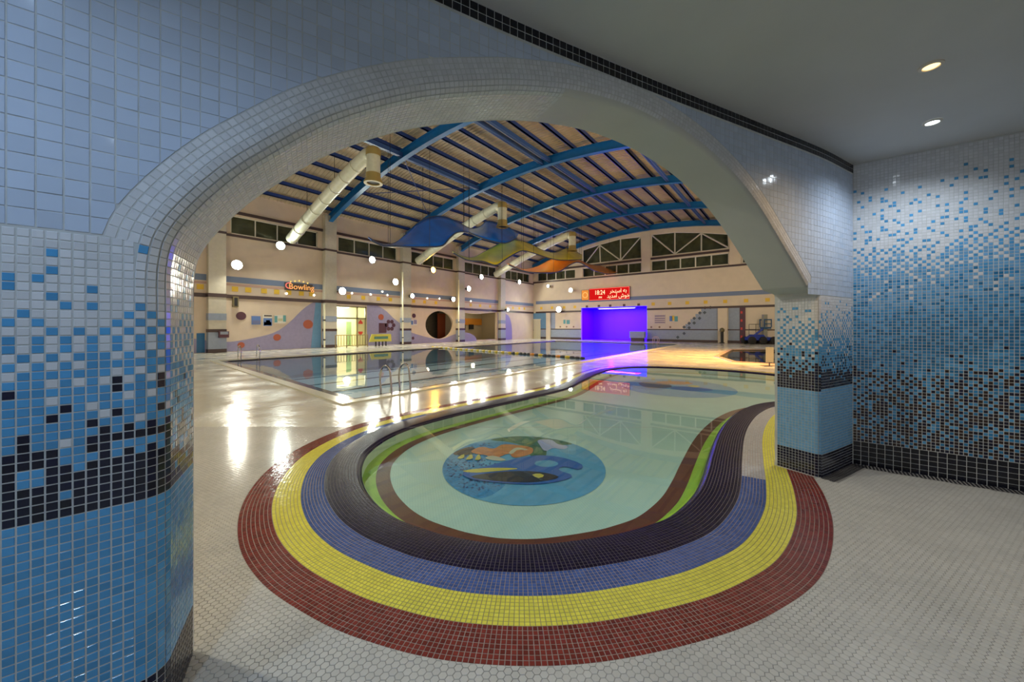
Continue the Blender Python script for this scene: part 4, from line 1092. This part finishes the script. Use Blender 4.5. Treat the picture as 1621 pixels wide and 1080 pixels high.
# warm light over the deck to the right
add_light('deck_lamp', 'SPOT', (-.2, 21, 6.8), 12500, (1,.48,.10), .2, None, (math.radians(4), math.radians(24), 0), math.radians(104), .9)
# floods on the front wall of the hall, above the arch
flood((-6.0, -1.2, 6.2), (0,1), WH, FLOOD_W*1.1, 'white floodlight on the front hall wall above the partition', .28)
flood((-16.0, -1.2, 6.2), (0,1), WH, FLOOD_W*1.1, 'white floodlight on the front hall wall over the deck', .28)

# ------------------------------------------------------------------ far wall
def Fpoly(pts): return [on_far(*q) for q in pts]
n0 = on_far(920, 510)[0]; n1 = on_far(1024, 510)[0]; nz = on_far(972, 486.0)[1]
niche = [(n0,.0),(n1,.0),(n1,nz),(n0,nz)]
x0, x1 = XL, 2.1
top = [(x, zroof(x)+.75) for x in np.linspace(x1, x0, 24)]
gA = Fpoly([(922.5,420),(1015.3,410),(1014.5,374.5),(982,378),(949,387),(922.5,396)])
gB = Fpoly([(1031,407.5),(1153.5,394),(1152.7,370.5),(1110,368),(1068,367.5),(1031,371.5)])
zwa = [on_far(1015,417)[1], on_far(1031,431)[1]]
def rowwin(pa, pb, ta, tb): return Fpoly([pa, pb, tb, ta])
rB = [(on_far(1031,430)[0], 7.42),(on_far(1153.5,420)[0], 7.42),(on_far(1153.5,420)[0], 8.5),(on_far(1031,430)[0], 8.5)]
rA = [(on_far(922.5,436)[0], 7.42),(on_far(1015.3,430)[0], 7.42),(on_far(1015.3,420)[0], 8.5),(on_far(922.5,436)[0], 8.5)]
rC = [(on_far(851,436)[0], 7.42),(on_far(910.5,430)[0], 7.42),(on_far(910.5,420)[0], 8.5),(on_far(851,436)[0], 8.5)]
rD = [(on_far(1175,436)[0], 7.42),(1.0, 7.42),(1.0, 8.5),(on_far(1175,436)[0], 8.5)]
lo = lambda g: [(a, max(b, 8.95)) for a, b in g]
gA, gB = lo(gA), lo(gB)
wf = filled('wall_far', [(x0,0),(x1,0)]+top, [niche, gA, gB, rA, rB, rC, rD], lambda a, b, c: (a, YF+.12+c, b), M_FARW, None, .12)
tag(wf, 'far hall wall with gable windows, stripes and the blue lit niche', kind='structure')
def Fbox(name, xa, xb, z0, z1, d, m, parent=wf): mb = MB(); mb.box(min(xa,xb), max(xa,xb), YF-d, YF, z0, z1); return mb.build(name, m, parent)
def fx(px): return on_far(px, 500)[0]
def fz(px, py): return on_far(px, py)[1]
Fbox('window_sill_band', XL, x1, 7.18, 7.36, .06, M_DARKB); Fbox('window_head_band', XL, x1, 8.62, 8.84, .08, M_DARKB)
Fbox('blue_stripe', XL+.4, x1, 4.45, 4.85, .012, M_BSTR)
Fbox('dark_stripe', XL+.4, n0, 3.30, 3.5, .04, M_DARKB); Fbox('dark_stripe', n1, x1, 3.30, 3.5, .04, M_DARKB)
for k, px in enumerate((857,874,893,910,1034,1060,1088,1117,1148,1181,1215)):
    mb = MB(); x = fx(px); mb.box(x-.17, x+.17, YF-.014, YF, 3.78, 4.1); mb.build('yellow_square', M_YDOT, wf)
for px in (929,948,966,988,1011):
    mb = MB(); x = fx(px); mb.box(x-.14, x+.14, YF-.014, YF, 3.8, 4.06); mb.build('dark_square', M_MAROON, wf)
# lower zone
zl = 1.26
Fbox('thin_dark_line', fx(826), n0, zl-.06, zl+.04, .02, M_DARKB); Fbox('thin_dark_line', n1, x1, zl-.06, zl+.04, .02, M_DARKB)
Fbox('grey_blue_dado', fx(832), n0, .2, zl-.06, .01, M_GBLUE); Fbox('grey_blue_dado', n1, fx(1136), .2, zl-.06, .01, M_GBLUE)
Fbox('skirting', XL+.3, n0, 0, .24, .03, M_DARKB); Fbox('skirting', n1, x1, 0, .24, .03, M_DARKB)
Fbox('dark_column', fx(822), fx(825), 0, 3.3, .05, M_DARKB)
Fbox('blue_panel', fx(832), fx(866), zl+.04, 3.3, .01, M_SKYB); Fbox('blue_panel', fx(872), fx(879), zl+.04, 3.3, .01, M_GBLUE)
Fbox('blue_panel', fx(1153), fx(1171), .24, 3.3, .012, M_GBLUE)
Fbox('maroon_column', fx(1171), fx(1180), 0, 3.3, .06, M_MAROON)
for k in range(4): Fbox('red_mark', fx(1172.5), fx(1175.5), .5+k*.75, .72+k*.75, .07, mat('red_mark', (0.6,.05,.04), .5))
xs = [fx(1085), fx(1093), fx(1101), fx(1110), fx(1119), fx(1136)]; st_ = [(xs[0], zl+.04)]
hs = np.linspace(zl+.04, 3.3, 5)
for k in range(4): st_ += [(xs[k+1], hs[k]), (xs[k+1], hs[k+1])] if False else [(xs[k], hs[k+1]), (xs[k+1], hs[k+1])]
st_ += [(xs[5], 3.3), (xs[5], zl+.04)]
v, f = fill(st_, (), .006); mb = MB(); mb.v = [(a, YF-.008+c, b) for a, b, c in v]; mb.f = f; mb.m = [0]*len(f); mb.build('stepped_blue_panel', M_GBLUE, wf)
for (px, py) in ((1083,518),(1091,512),(1099,504),(1108,495.5),(1116,487.5),(1091,519),(1099,511.5),(1107.5,504),(1115.5,495),(1124.5,487),(1083,528),(1073,534)):
    x, z = on_far(px, py); mb = MB(); mb.prism([(x+.17*math.cos(a), YF-.02, z+.17*math.sin(a)) for a in (0,1.57,3.14,4.71)], (0,-1,0), .012); mb.build('painted_star', mat('slate_star', (0.08,.1,.12), .5), wf)
for (px, py) in ((1031,518),(1044,518),(1061,518),(887,517.5),(897,517.5),(908,517.5)):
    x, z = on_far(px, py); mb = MB(); mb.prism([(x+.12*math.cos(a), YF-.004, z+.12*math.sin(a)) for a in (0,1.57,3.14,4.71)], (0,-1,0), .012); mb.build('painted_star', mat('rust_star', (0.22,.12,.07), .5), wf)
# gable windows and the row below
def gable(idx, poly, diag_px, vert_px, rows=None):
    t = empty('window_%d' % idx, (poly[0][0], YF+.1, poly[0][1])); tag(t, kind='structure'); ox, oz = poly[0]
    L = [(a-ox, b-oz) for a, b in poly]; n = len(L)
    v, f = fill(L, (), .008); mb = MB(); mb.v = [(a, c, b) for a, b, c in v]; mb.f = f; mb.m = [0]*len(f); mb.build('pane', M_GLASSD, t)
    a = MB()
    for i in range(n):
        p, q = L[i], L[(i+1) % n]; a.tube([(p[0], -.03, p[1]), (q[0], -.03, q[1])], .06, 4)
    a.build('window_frame', M_FRAME, t)
    for (p, q) in diag_px:
        P, Qq = on_far(*p), on_far(*q); a = MB(); a.tube([(P[0]-ox, -.04, P[1]-oz), (Qq[0]-ox, -.04, Qq[1]-oz)], .07, 4); a.build('truss_bar', M_FRAME, t)
    mb = MB(); xs_ = [q[0] for q in L]; zs_ = [q[1] for q in L]; mb.box(min(xs_)-.1, max(xs_)+.1, .6, .65, min(zs_)-.1, max(zs_)+.1); mb.build('blind', M_NIGHT, t)
gable(7, gA, [((925,419),(949,388)),((949,388),(982,412)),((982,412),(1014,375)),((949,388),(950,416)),((982,379),(982,413))], None)
gable(8, gB, [((1031,372),(1068,402)),((1068,402),(1110,369)),((1110,369),(1153,392)),((1068,368),(1068,403)),((1110,369),(1110,398))], None)
def rowwindow(idx, g, n):
    (xa, za), (xb, zb) = g[0], g[2]; t = empty('window_%d' % idx, (xa, YF+.1, za)); tag(t, kind='structure'); Wd = xb-xa; H = zb-za; f = .06
    a = MB()
    for (b0, b1, c0_, c1_) in ((0, Wd, 0, f), (0, Wd, H-f, H), (0, f, 0, H), (Wd-f, Wd, 0, H)): a.box(b0, b1, -.05, .05, c0_, c1_)
    a.build('window_frame', M_FRAME, t)
    for k in range(n):
        q0 = f+(Wd-2*f)*k/n; q1 = f+(Wd-2*f)*(k+1)/n
        a = MB(); a.box(q0, q1, -.008, .008, f, H-f); a.build('pane', M_GLASSD, t)
        if k: a = MB(); a.box(q0-.06, q0+.06, -.06, .05, f, H-f); a.build('mullion', M_FRAME, t)
    mb = MB(); mb.box(-.1, Wd+.1, .6, .65, -.1, H+.1); mb.build('blind', M_NIGHT, t)
rowwindow(9, rB, 5); rowwindow(10, rA, 5); rowwindow(11, rC, 4); rowwindow(12, rD, 2)
Fbox('pilaster', fx(1016), fx(1030), 7.36, 11.6, .12, M_FARW)
Fbox('pilaster', fx(1155), fx(1173), 7.36, 11.6, .12, M_FARW)
# niche lit in blue
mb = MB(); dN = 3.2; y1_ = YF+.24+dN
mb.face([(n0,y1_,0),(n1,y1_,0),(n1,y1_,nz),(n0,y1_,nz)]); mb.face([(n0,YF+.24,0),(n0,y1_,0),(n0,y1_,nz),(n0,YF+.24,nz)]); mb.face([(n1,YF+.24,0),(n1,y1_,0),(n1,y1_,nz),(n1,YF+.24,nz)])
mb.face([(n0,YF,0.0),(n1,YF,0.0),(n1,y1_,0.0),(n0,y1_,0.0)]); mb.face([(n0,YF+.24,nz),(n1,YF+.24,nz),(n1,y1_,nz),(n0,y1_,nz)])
tag(mb.build('wall_niche', mat('niche_blue_light_tint', (0.20,.008,.85), .5)), kind='structure')  # blue of the lighting put into the surface colour as well
BLUE = (.12, .0, 1.0)
ld = bpy.data.lights.new('niche_light', 'AREA'); ld.energy = 1100; ld.color = BLUE; ld.shape = 'RECTANGLE'; ld.size = (n1-n0)*.7; ld.size_y = 1.4
t = empty('niche_lamp', ((n0+n1)/2, YF+1.2, nz-.06)); tag(t, 'blue tube lamp under the top of the niche', 'lamp')
o = bpy.data.objects.new('niche_light', ld); C.objects.link(o); o.parent = t; o.location = (0,0,-.08)
a = MB(); a.box(-(n1-n0)*.3, (n1-n0)*.3, -.12, .12, -.04, .05); a.build('housing', M_FRAME, t)
a = MB(); a.tube([(-(n1-n0)*.28, 0, -.06), ((n1-n0)*.28, 0, -.06)], .03, 8); a.build('tube', lamp_mat('blue_tube', (.25,.2,1), 12), t)
fl_ = add_light('niche_wash', 'SPOT', ((n0+n1)/2, YF-.3, 3.2), 500, BLUE, .3, None, (math.radians(-62), 0, 0), math.radians(75), .7)
# bench at the right end of the niche
bx0, bx1 = fx(1001), fx(1024); t = empty('bench', ((bx0+bx1)/2, YF-.6, 0)); tag(t, 'low grey bench block at the right edge of the blue niche', 'bench'); hw = (bx1-bx0)/2
a = MB(); a.box(-hw, hw, -.3, .3, .35, 1.05); a.build('seat_block', M_GBLUE, t)
a = MB(); a.box(-hw+.1, hw-.1, -.22, .22, 0, .35); a.build('plinth', M_DARKB, t)
# red message sign
sx0, sx1 = on_far(934, 465)[0], on_far(996.5, 465)[0]; sz0, sz1 = on_far(965, 474)[1], on_far(965, 456.5)[1]
t = empty('message_sign', ((sx0+sx1)/2, YF-.12, (sz0+sz1)/2)); tag(t, 'red LED message board showing 18:24 on the far wall', 'sign'); hw = (sx1-sx0)/2; hh = (sz1-sz0)/2
a = MB(); a.box(-hw-.08, hw+.08, -.02, .12, -hh-.08, hh+.08); a.build('housing', mat('sign_housing', (0.12,.02,.02), .4), t)
a = MB(); a.box(-hw, hw, -.03, -.02, -hh, hh); a.build('led_panel', lamp_mat('led_red', (.9,.012,.012), .75), t)
LED = lamp_mat('led_text', (1,.62,.36), 1.7); rt_ = (math.pi/2, 0, 0)
text_mesh('18:24', 'led_digits', LED, t, (-hw*.45, -.05, hh*.28), hh*1.15, rt_, .01, .82)
text_mesh('PM', 'led_digits', LED, t, (-hw*.42, -.05, -hh*.62), hh*.5, rt_, .01)
text_mesh('\uFEAE\uFEA8\uFE98\uFEB3\uFE8D \uFEEA\uFE91', 'led_lettering', LED, t, (hw*.48, -.05, hh*.42), hh*.95, rt_, .01, .95)
text_mesh('\uFEAA\uFBFE\uFEAA\uFEE3\uFE81 \uFEB5\uFEEE\uFEA7', 'led_lettering', LED, t, (hw*.48, -.05, -hh*.45), hh*.95, rt_, .01, .95)
a = MB(); e_ = .05
for (b0, b1, c0_, c1_) in ((-hw-e_, hw+e_, hh, hh+e_), (-hw-e_, hw+e_, -hh-e_, -hh), (hw, hw+e_, -hh, hh)): a.box(b0, b1, -.045, -.02, c0_, c1_)
a.build('led_border', lamp_mat('led_edge', (1,.16,.12), 1.3), t)
o1, o2 = on_far(921, 465)[0], on_far(933, 465)[0]
t = empty('clock_sign', ((o1+o2)/2, YF-.1, (sz0+sz1)/2)); tag(t, 'small orange lit panel at the left end of the red message board', 'sign')
a = MB(); a.box(-(o2-o1)/2, (o2-o1)/2, 0, .1, -hh, hh); a.build('housing', M_DSTEEL, t); a = MB(); a.box(-(o2-o1)/2+.05, (o2-o1)/2-.05, -.02, 0, -hh+.05, hh-.05); a.build('panel', lamp_mat('orange_panel', (1,.33,.06), .85), t)
a = MB(); a.lathe((0,-.02,0), (0,-1,0), [(hh*.55,0),(hh*.55,.01),(hh*.42,.01),(hh*.42,.0)], 20); a.build('ring', lamp_mat('orange_ring', (1,.5,.15), 1.2), t)
# boards on the far wall
def Fboard(name, pts, m, label, cat, art=(), th=.03):
    P = Fpoly(pts); xa, xb = min(q[0] for q in P), max(q[0] for q in P); za, zb = min(q[1] for q in P), max(q[1] for q in P)
    t = empty(name, ((xa+xb)/2, YF-.0, za)); tag(t, label, cat); hw = (xb-xa)/2; H = zb-za
    a = MB(); a.box(-hw, hw, -th, 0, 0, H); a.build('panel', m, t)
    for (a0, a1, b0, b1, mm) in art:
        a = MB(); a.box(-hw+2*hw*a0, -hw+2*hw*a1, -th-.008, -th, H*b0, H*b1); a.build('print', mm, t)
M_TXT = mat('grey_lettering', (0.26,.2,.24), .5)
t = Fboard('notice', [(1036,498),(1053.5,498),(1053.5,513),(1036,513)], mat('notice_cream', (0.62,.52,.42), .5), 'cream notice with rows of grey writing right of the blue niche', 'notice', [(.04,.96,.76,.9,M_TXT),(.04,.96,.52,.64,M_TXT),(.04,.96,.32,.42,M_TXT),(.04,.96,.1,.22,M_TXT)])
Fboard('emblem', [(1060,500),(1073,500),(1073,509.5),(1060,509.5)], M_FARW, 'blue and yellow emblem right of the cream notice', 'emblem', [(.0,.35,.1,.95,M_PB),(.3,.6,.2,1,M_YDOT),(.6,1,.05,.9,M_PT)], .02)
Fboard('emblem', [(892,506),(902,506),(902,513.5),(892,513.5)], M_FARW, 'small green emblem left of the blue niche', 'emblem', [(.0,.35,.1,.95,M_PT),(.5,1,.05,.9,M_PT)], .02)
# pale door at the far left of the far wall
xa, xb = fx(845), fx(856); t = empty('door_2', ((xa+xb)/2, YF-.02, 0)); tag(t, kind='structure')
a = MB(); a.box(-(xb-xa)/2, (xb-xa)/2, -.08, 0, 0, 2.45); a.build('door_leaf', mat('pale_door', (0.62,.58,.42), .4), t)
a = MB(); a.box(-.55, -.45, -.14, -.08, 1.05, 1.15); a.build('door_handle', M_STEEL, t)
a = MB(); a.box(-(xb-xa)/2-.08, (xb-xa)/2+.08, -.05, 0, 2.45, 2.55); a.build('door_frame', M_FRAME, t)
Fbox('cream_column', fx(866), fx(872), 0, 3.3, .25, M_FARW); Fbox('cream_column', fx(1137), fx(1152), 0, 3.3, .25, M_FARW)

# closing walls of the hall, unseen side
mb = MB(); mb.box(2.05, 2.25, CYR+.25, YF+.2, 0, 12); tag(mb.build('wall_opposite', M_CREAM), kind='structure')
mb = MB(); mb.box(CXR-.1, 2.25, CYR+.12, CYR+.3, ZC, 12); tag(mb.build('wall_above_mosaic', M_CREAM), kind='structure')
mb = MB()
for a_, b_ in zip(np.linspace(SL,SR,8), np.linspace(SL,SR,8)[1:]): mb.face([W3(a_,TH,ZC), W3(b_,TH,ZC), W3(b_,TH,12), W3(a_,TH,12)])
tag(mb.build('wall_above_arch', M_CREAM), kind='structure')
wp = W3(SL, TH, 0)
mb = MB(); mb.box(XL-.2, wp.x+.1, -1.9, -1.65, 0, 10.5); mb.face([(wp.x,-1.65,0),(wp.x,wp.y,0),(wp.x,wp.y,12),(wp.x,-1.65,12)])
tag(mb.build('wall_front', M_CREAM), kind='structure')

# ------------------------------------------------------------------ roof
NX = 30
xr = np.linspace(XL-.2, 2.3, NX)
def roof_rows(y0, y1, dz):
    mb = MB()
    for a_, b_ in zip(xr, xr[1:]): mb.face([(a_,y0,zroof(a_)+dz),(b_,y0,zroof(b_)+dz),(b_,y1,zroof(b_)+dz),(a_,y1,zroof(a_)+dz)])
    return mb
rf = MB(); ys = np.arange(-1.9, YF+.3, .24)
for k, (ya, yb) in enumerate(zip(ys, ys[1:])):       # ribbed sheets: ribs run across the hall
    yr = ya+.05; dz = .86
    for a_, b_ in zip(xr, xr[1:]):
        za, zb_ = zroof(a_)+dz, zroof(b_)+dz
        rf.face([(a_,ya,za-.035),(b_,ya,zb_-.035),(b_,yr,zb_-.035),(a_,yr,za-.035)])
        rf.face([(a_,yr,za-.035),(b_,yr,zb_-.035),(b_,yr+.02,zb_),(a_,yr+.02,za)])
        rf.face([(a_,yr+.02,za),(b_,yr+.02,zb_),(b_,yb-.02,zb_),(a_,yb-.02,za)])
        rf.face([(a_,yb-.02,za),(b_,yb-.02,zb_),(b_,yb,zb_-.035),(a_,yb,za-.035)])
roof = rf.build('ceiling', M_ROOF); roof.name = 'ceiling.001'
tag(roof, 'curved ribbed sheet roof of the hall on blue steel arches', kind='structure')
def sweep_arc(y, prof, x0_=XL, x1_=2.0, n=28):
    mb = MB(); X = np.linspace(x0_, x1_, n); P = []
    for x in X: P.append([(x, y+a_, zroof(x)+b_) for a_, b_ in prof])
    for i in range(n-1):
        for j in range(len(prof)):
            k = (j+1) % len(prof); mb.face([P[i][j], P[i][k], P[i+1][k], P[i+1][j]])
    return mb
I = [(-.15,0),(.15,0),(.15,.03),(.02,.03),(.02,.50),(.15,.50),(.15,.53),(-.15,.53),(-.15,.50),(-.02,.50),(-.02,.03),(-.15,.03)]
for y in [.14]+BY: sweep_arc(y-.02 if y < 40 else 40.1, I).build('roof_beam', M_BEAM, roof)
px_ = []
x = -26.5
while x < 2:
    px_.append(x); x += 1.32
for x in px_:
    z = zroof(x)+.54; mb = MB(); mb.box(x-.05, x+.05, -1.6, YF, z, z+.22); mb.box(x-.09, x+.05, -1.6, YF, z, z+.02); mb.build('purlin', M_PURLIN, roof)
for (x, w_) in ((-12.9,.09),(-12.35,.09),(-7.0,.1),(-18.4,.1),(-1.5,.1)):
    z = zroof(x)+.12; mb = MB()
    mb.box(x-w_, x+w_, .2, YF-.2, z, z+.035); mb.box(x-.02, x+.02, .2, YF-.2, z, z+.3); mb.build('longitudinal_beam', M_TUBE, roof)
# diagonal bracing rods
for (ya, yb, xa, xb) in ((13.5,20.15,-24,-18.5),(20.15,13.5,-24,-18.5),(20.15,26.8,-7,-1.5)):
    mb = MB(); mb.tube([(xa, ya, zroof(xa)+.4), (xb, yb, zroof(xb)+.4)], .025, 6); mb.build('brace_rod', M_PURLIN, roof)

# ------------------------------------------------------------------ air ducts
def duct(y, label, z_noz):
    t = empty('air_duct', (XL+.4, y, 7.3)); tag(t, label, 'air duct', 'white air ducts under the roof')
    O = Vector((XL+.4, y, 7.3)); pts = []
    for f in np.linspace(0, 1, 9): pts.append(Vector((XL+.6+f*9.1, y, 0)))
    for p_ in pts:
        k = (p_.x-(XL+.6))/9.1; p_.z = 7.35+3.05*(.72*k+.28*math.sin(k*math.pi/2))
    el = [Vector((-17.45, y, 10.38)), Vector((-17.2, y, 10.25)), Vector((-17.1, y, 10.0))]
    r_ = .34
    segs = pts+el[:2]
    a = MB(); a.tube([p_-O for p_ in segs], r_, 18, cap=False); a.build('duct_run', M_DUCT, t, True)
    for k in range(1, len(pts)-1):
        d_ = (segs[k+1]-segs[k]).normalized(); a = MB(); a.lathe(tuple(segs[k]-O), tuple(d_), [(r_,-.03),(r_+.025,-.03),(r_+.025,.03),(r_,.03)], 18); a.build('seam_ring', M_DUCT, t)
    c_ = Vector((-17.1, y, 10.6))
    a = MB(); a.lathe(tuple(c_-O), (0,0,-1), [(.0,0),(r_*.9,.0),(r_+.03,.12),(r_+.03,.42)], 20); a.build('cap', M_OCHRE, t, True)
    a = MB(); a.lathe(tuple(c_-O), (0,0,-1), [(r_,.40),(r_,1.35)], 20); a.build('drop_pipe', M_DUCT, t, True)
    a = MB(); a.lathe(tuple(c_-O), (0,0,-1), [(r_+.02,1.3),(r_+.02,1.55),(r_+.12,1.72),(r_+.12,1.80),(r_-.02,1.80),(r_-.06,1.5)], 20); a.build('nozzle', M_OCHRE, t, True)
    a = MB(); a.lathe(tuple(c_-O), (0,0,-1), [(.0,1.74),(r_-.02,1.74)], 20); a.build('nozzle_grille', M_WBLK, t)
    a = MB()
    for k in (2, 5): p_ = segs[k]-O; a.tube([tuple(p_+Vector((0,0,.3))), tuple(p_+Vector((0,0,zroof(segs[k].x)+.5-segs[k].z)))], .015, 6)
    a.build('hanger', M_DSTEEL, t)
duct(10.75, 'white round air duct nearest the viewer with ochre nozzle', 8.7)
duct(21.2, 'white round air duct, middle one of three', 8.7)
duct(31.9, 'white round air duct, farthest of three', 8.7)

# ------------------------------------------------------------------ hanging ribbons
def edge_on(px, py, x): r = ray(px, py); t = x/r[0]; return Vector((x, r[1]*t, EYE+r[2]*t))
def resample(pts, n):
    sp = spline(pts, False, 1.0); s = np.linspace(0, len(sp)-1, n); i = np.arange(len(sp)); return [(float(np.interp(k, i, sp[:, 0])), float(np.interp(k, i, sp[:, 1]))) for k in s]
def ribbon(up, low, xa, xb, m, label, tipm=None):
    n = 48; A = [edge_on(p[0], p[1], xa) for p in resample(up, n)]; B = [edge_on(p[0], p[1], xb) for p in resample(low, n)]
    c_ = (A[0]+B[0])/2; t = empty('ceiling_ribbon', c_); tag(t, label, 'hanging decoration')
    a = MB(); W = 7
    grid = [[A[i].lerp(B[i], j/W)-c_ for j in range(W+1)] for i in range(n)]
    for i in range(n-1):
        for j in range(W):
            q = [grid[i][j], grid[i+1][j], grid[i+1][j+1], grid[i][j+1]]; a.face(q)
    o = a.build('sheet', m, t, True); md = o.modifiers.new('thickness', 'SOLIDIFY'); md.thickness = .05; md.offset = 0
    for E_ in (0, W):
        a = MB(); a.tube([grid[i][E_] for i in range(n)], .045, 6); a.build('edge_tube', mat('ribbon_edge_steel', (0.05,.07,.12), .4), t)
    for i in (6, 18, 30, 42):
        for E_ in (0, W):
            p_ = grid[i][E_]; zt = zroof((p_+c_).x)+.5-c_.z
            if zt > p_.z: a = MB(); a.tube([p_, Vector((p_.x, p_.y, zt))], .012, 5); a.build('hanging_wire', M_DSTEEL, t)
M_RB = mat('glossy_blue_sheet', (0.008,.15,.72), .25, noise=.2, nscale=.8); M_RY = mat('glossy_yellow_sheet', (0.85,.70,.04), .3, noise=.15, nscale=.8); M_RO = mat('glossy_orange_sheet', (0.9,.30,.06), .3, noise=.15, nscale=.8)
ribbon([(583,376),(602,386),(625,385),(643,371),(662,353),(681,344),(702,343),(725,352),(745,362),(762,358),(772,350),(800,358),(821,370)],
       [(588,381),(606,389),(628,390),(652,391),(676,391),(700,389),(712,377),(724,368),(740,368),(755,374),(775,381),(800,385),(818,377)], -18.6, -16.6, M_RB, 'glossy blue wavy ribbon sheet hanging under the roof')
ribbon([(716,398),(735,407),(752,407),(772,396),(795,384),(815,380),(838,386),(860,397),(880,400),(900,393),(921,404)],
       [(718,401),(740,412),(765,414),(785,420),(800,411),(815,402),(828,397),(845,401),(870,409),(890,412),(921,411)], -18.4, -16.4, M_RY, 'glossy yellow wavy ribbon sheet hanging behind the blue one')
ribbon([(803,417),(825,426),(848,423),(872,411),(895,404),(915,411),(935,419),(960,421),(985,420)],
       [(806,420),(832,430),(860,432),(885,430),(905,418),(918,416),(940,428),(965,434),(984,430)], -18.0, -16.0, M_RO, 'glossy orange wavy ribbon sheet farthest from the viewer')
add_light('ribbon_uplight', 'SPOT', (-17.0, 38.6, 4.2), 900, (.3,.0,1.0), .1, None, (math.radians(180-8), 0, 0), math.radians(40), .6)

# ------------------------------------------------------------------ things on the deck
# railing before the lit door
t = empty('railing', (XL+1.5, yd0, 0)); tag(t, 'low metal railing in front of the lit doorway', 'railing')
Lr = on_left(582, 530, XL+1.5)[0]-on_left(531, 530, XL+1.5)[0]; y_0 = on_left(531, 530, XL+1.5)[0]-yd0
for z in (.15, .92):
    a = MB(); a.tube([(0, y_0, z), (0, y_0+Lr, z)], .03, 8); a.build('rail', mat('ochre_rail', (0.3,.22,.08), .4), t)
for k in range(13):
    a = MB(); a.tube([(0, y_0+Lr*k/12, 0 if k % 4 == 0 else .15), (0, y_0+Lr*k/12, .92)], .022 if k % 4 else .035, 6); a.build('baluster', mat('ochre_rail', (0.3,.22,.08), .4), t)
# yellow board right of it
P = on_left(603, 546, XL+1.2); t = empty('bench_sign', (XL+1.2, P[0], 0)); tag(t, 'yellow board on short black legs right of the lit doorway', 'board')
a = MB(); a.prism([(-.1,-1.0,.35),(-.1,1.0,.35),(.05,.85,.95),(.05,-.85,.95)], (1,0,0), .05); a.build('board', mat('yellow_board', (0.6,.55,.08), .4), t)
a = MB(); a.box(-.04,-.0,-.6,.6,.56,.76); o = a.build('lettering_band', M_PG, t); o.location = (.08, 0, 0)
for s_ in (-.45, -.15, .15, .45):
    a = MB(); a.tube([(0, s_, 0), (0, s_, .36)], .05, 8); a.build('leg', M_WBLK, t)
# black post and boom lift by the far wall
P = on_floor(1143, 543.6); P = (P[0]*39.5/P[1], 39.5); t = empty('bollard', (P[0], P[1], 0)); tag(t, 'black post with rounded head near the far wall', 'post')
a = MB(); a.lathe((0,0,0), (0,0,1), [(.22,0),(.22,.06),(.13,.08),(.13,1.05)], 16); a.build('shaft', M_WBLK, t, True)
a = MB(); a.lathe((0,0,1.05), (0,0,1), [(.13,0),(.2,.05),(.2,.25),(.1,.36),(0,.38)], 16); a.build('head', mat('olive_head', (0.12,.1,.04), .4), t, True)
P = on_floor(1202, 545); t = empty('boom_lift', (P[0], P[1], 0), math.atan2(SA, CA)); tag(t, 'blue mobile boom lift with black wheels parked by the far wall', 'lift')
M_LB = mat('lift_blue', (0.02,.05,.32), .35)
a = MB(); a.box(-1.05, 1.1, -.45, .45, .35, .62); a.prism([(-.9,-.4,.62),(.3,-.4,.62),(.1,-.4,.85),(-.6,-.4,.85)], (0,1,0), .8); a.build('chassis', M_LB, t)
for x_ in (-.95, 0, .95):
    for y_ in (-.5, .5):
        a = MB(); a.lathe((x_, y_-.1, .34), (0,1,0), [(.0,0),(.2,0),(.33,.03),(.34,.1),(.33,.19),(.2,.2),(0,.2)], 20); a.build('wheel', M_WBLK, t, True)
a = MB(); a.tube([(-.4,0,.8),(.45,0,1.45)], .09, 8); a.build('lower_boom', M_LB, t)
a = MB(); a.box(.3,.62,-.15,.15,.6,2.6); a.build('mast', mat('grey_mast', (0.3,.3,.24), .4), t)
a = MB(); a.box(.25,.85,-.3,.3,1.35,1.5)
for x_ in (.25,.85):
    for y_ in (-.3,.3): a.box(x_-.03,x_+.03,y_-.03,y_+.03,1.5,2.2)
a.box(.25,.85,-.33,-.27,2.1,2.2); a.box(.25,.85,.27,.33,2.1,2.2); a.box(.25,.85,-.33,-.27,1.75,1.82); a.build('basket', mat('lift_teal', (0.02,.09,.2), .4), t)
a = MB()
for q in (((-.9,0,.8),(-.9,0,1.75)),((-.3,0,.8),(-.3,0,1.75)),((-.9,0,1.75),(-.0,0,1.75)),((-.9,0,1.3),(-.3,0,1.3))): a.tube(q, .02, 6)
a.build('handrail', M_DSTEEL, t)
# beige floor stand near the pier
P = on_floor(1218, 579.5); t = empty('floor_stand', (P[0], P[1], 0), math.atan2(SA, CA)); tag(t, 'beige floor stand with a flat board beside the plunge pool', 'stand')
a = MB(); a.box(-.13,.15,-.02,.02,.14,.72); a.build('board', mat('stand_beige', (0.5,.44,.3), .5), t)
a = MB(); a.tube([(0,0,0),(0,0,.16)], .02, 8); a.build('stem', M_DSTEEL, t)
a = MB(); a.box(-.26,.26,-.14,.14,0,.02); a.build('foot', mat('stand_foot', (0.22,.14,.1), .5), t)
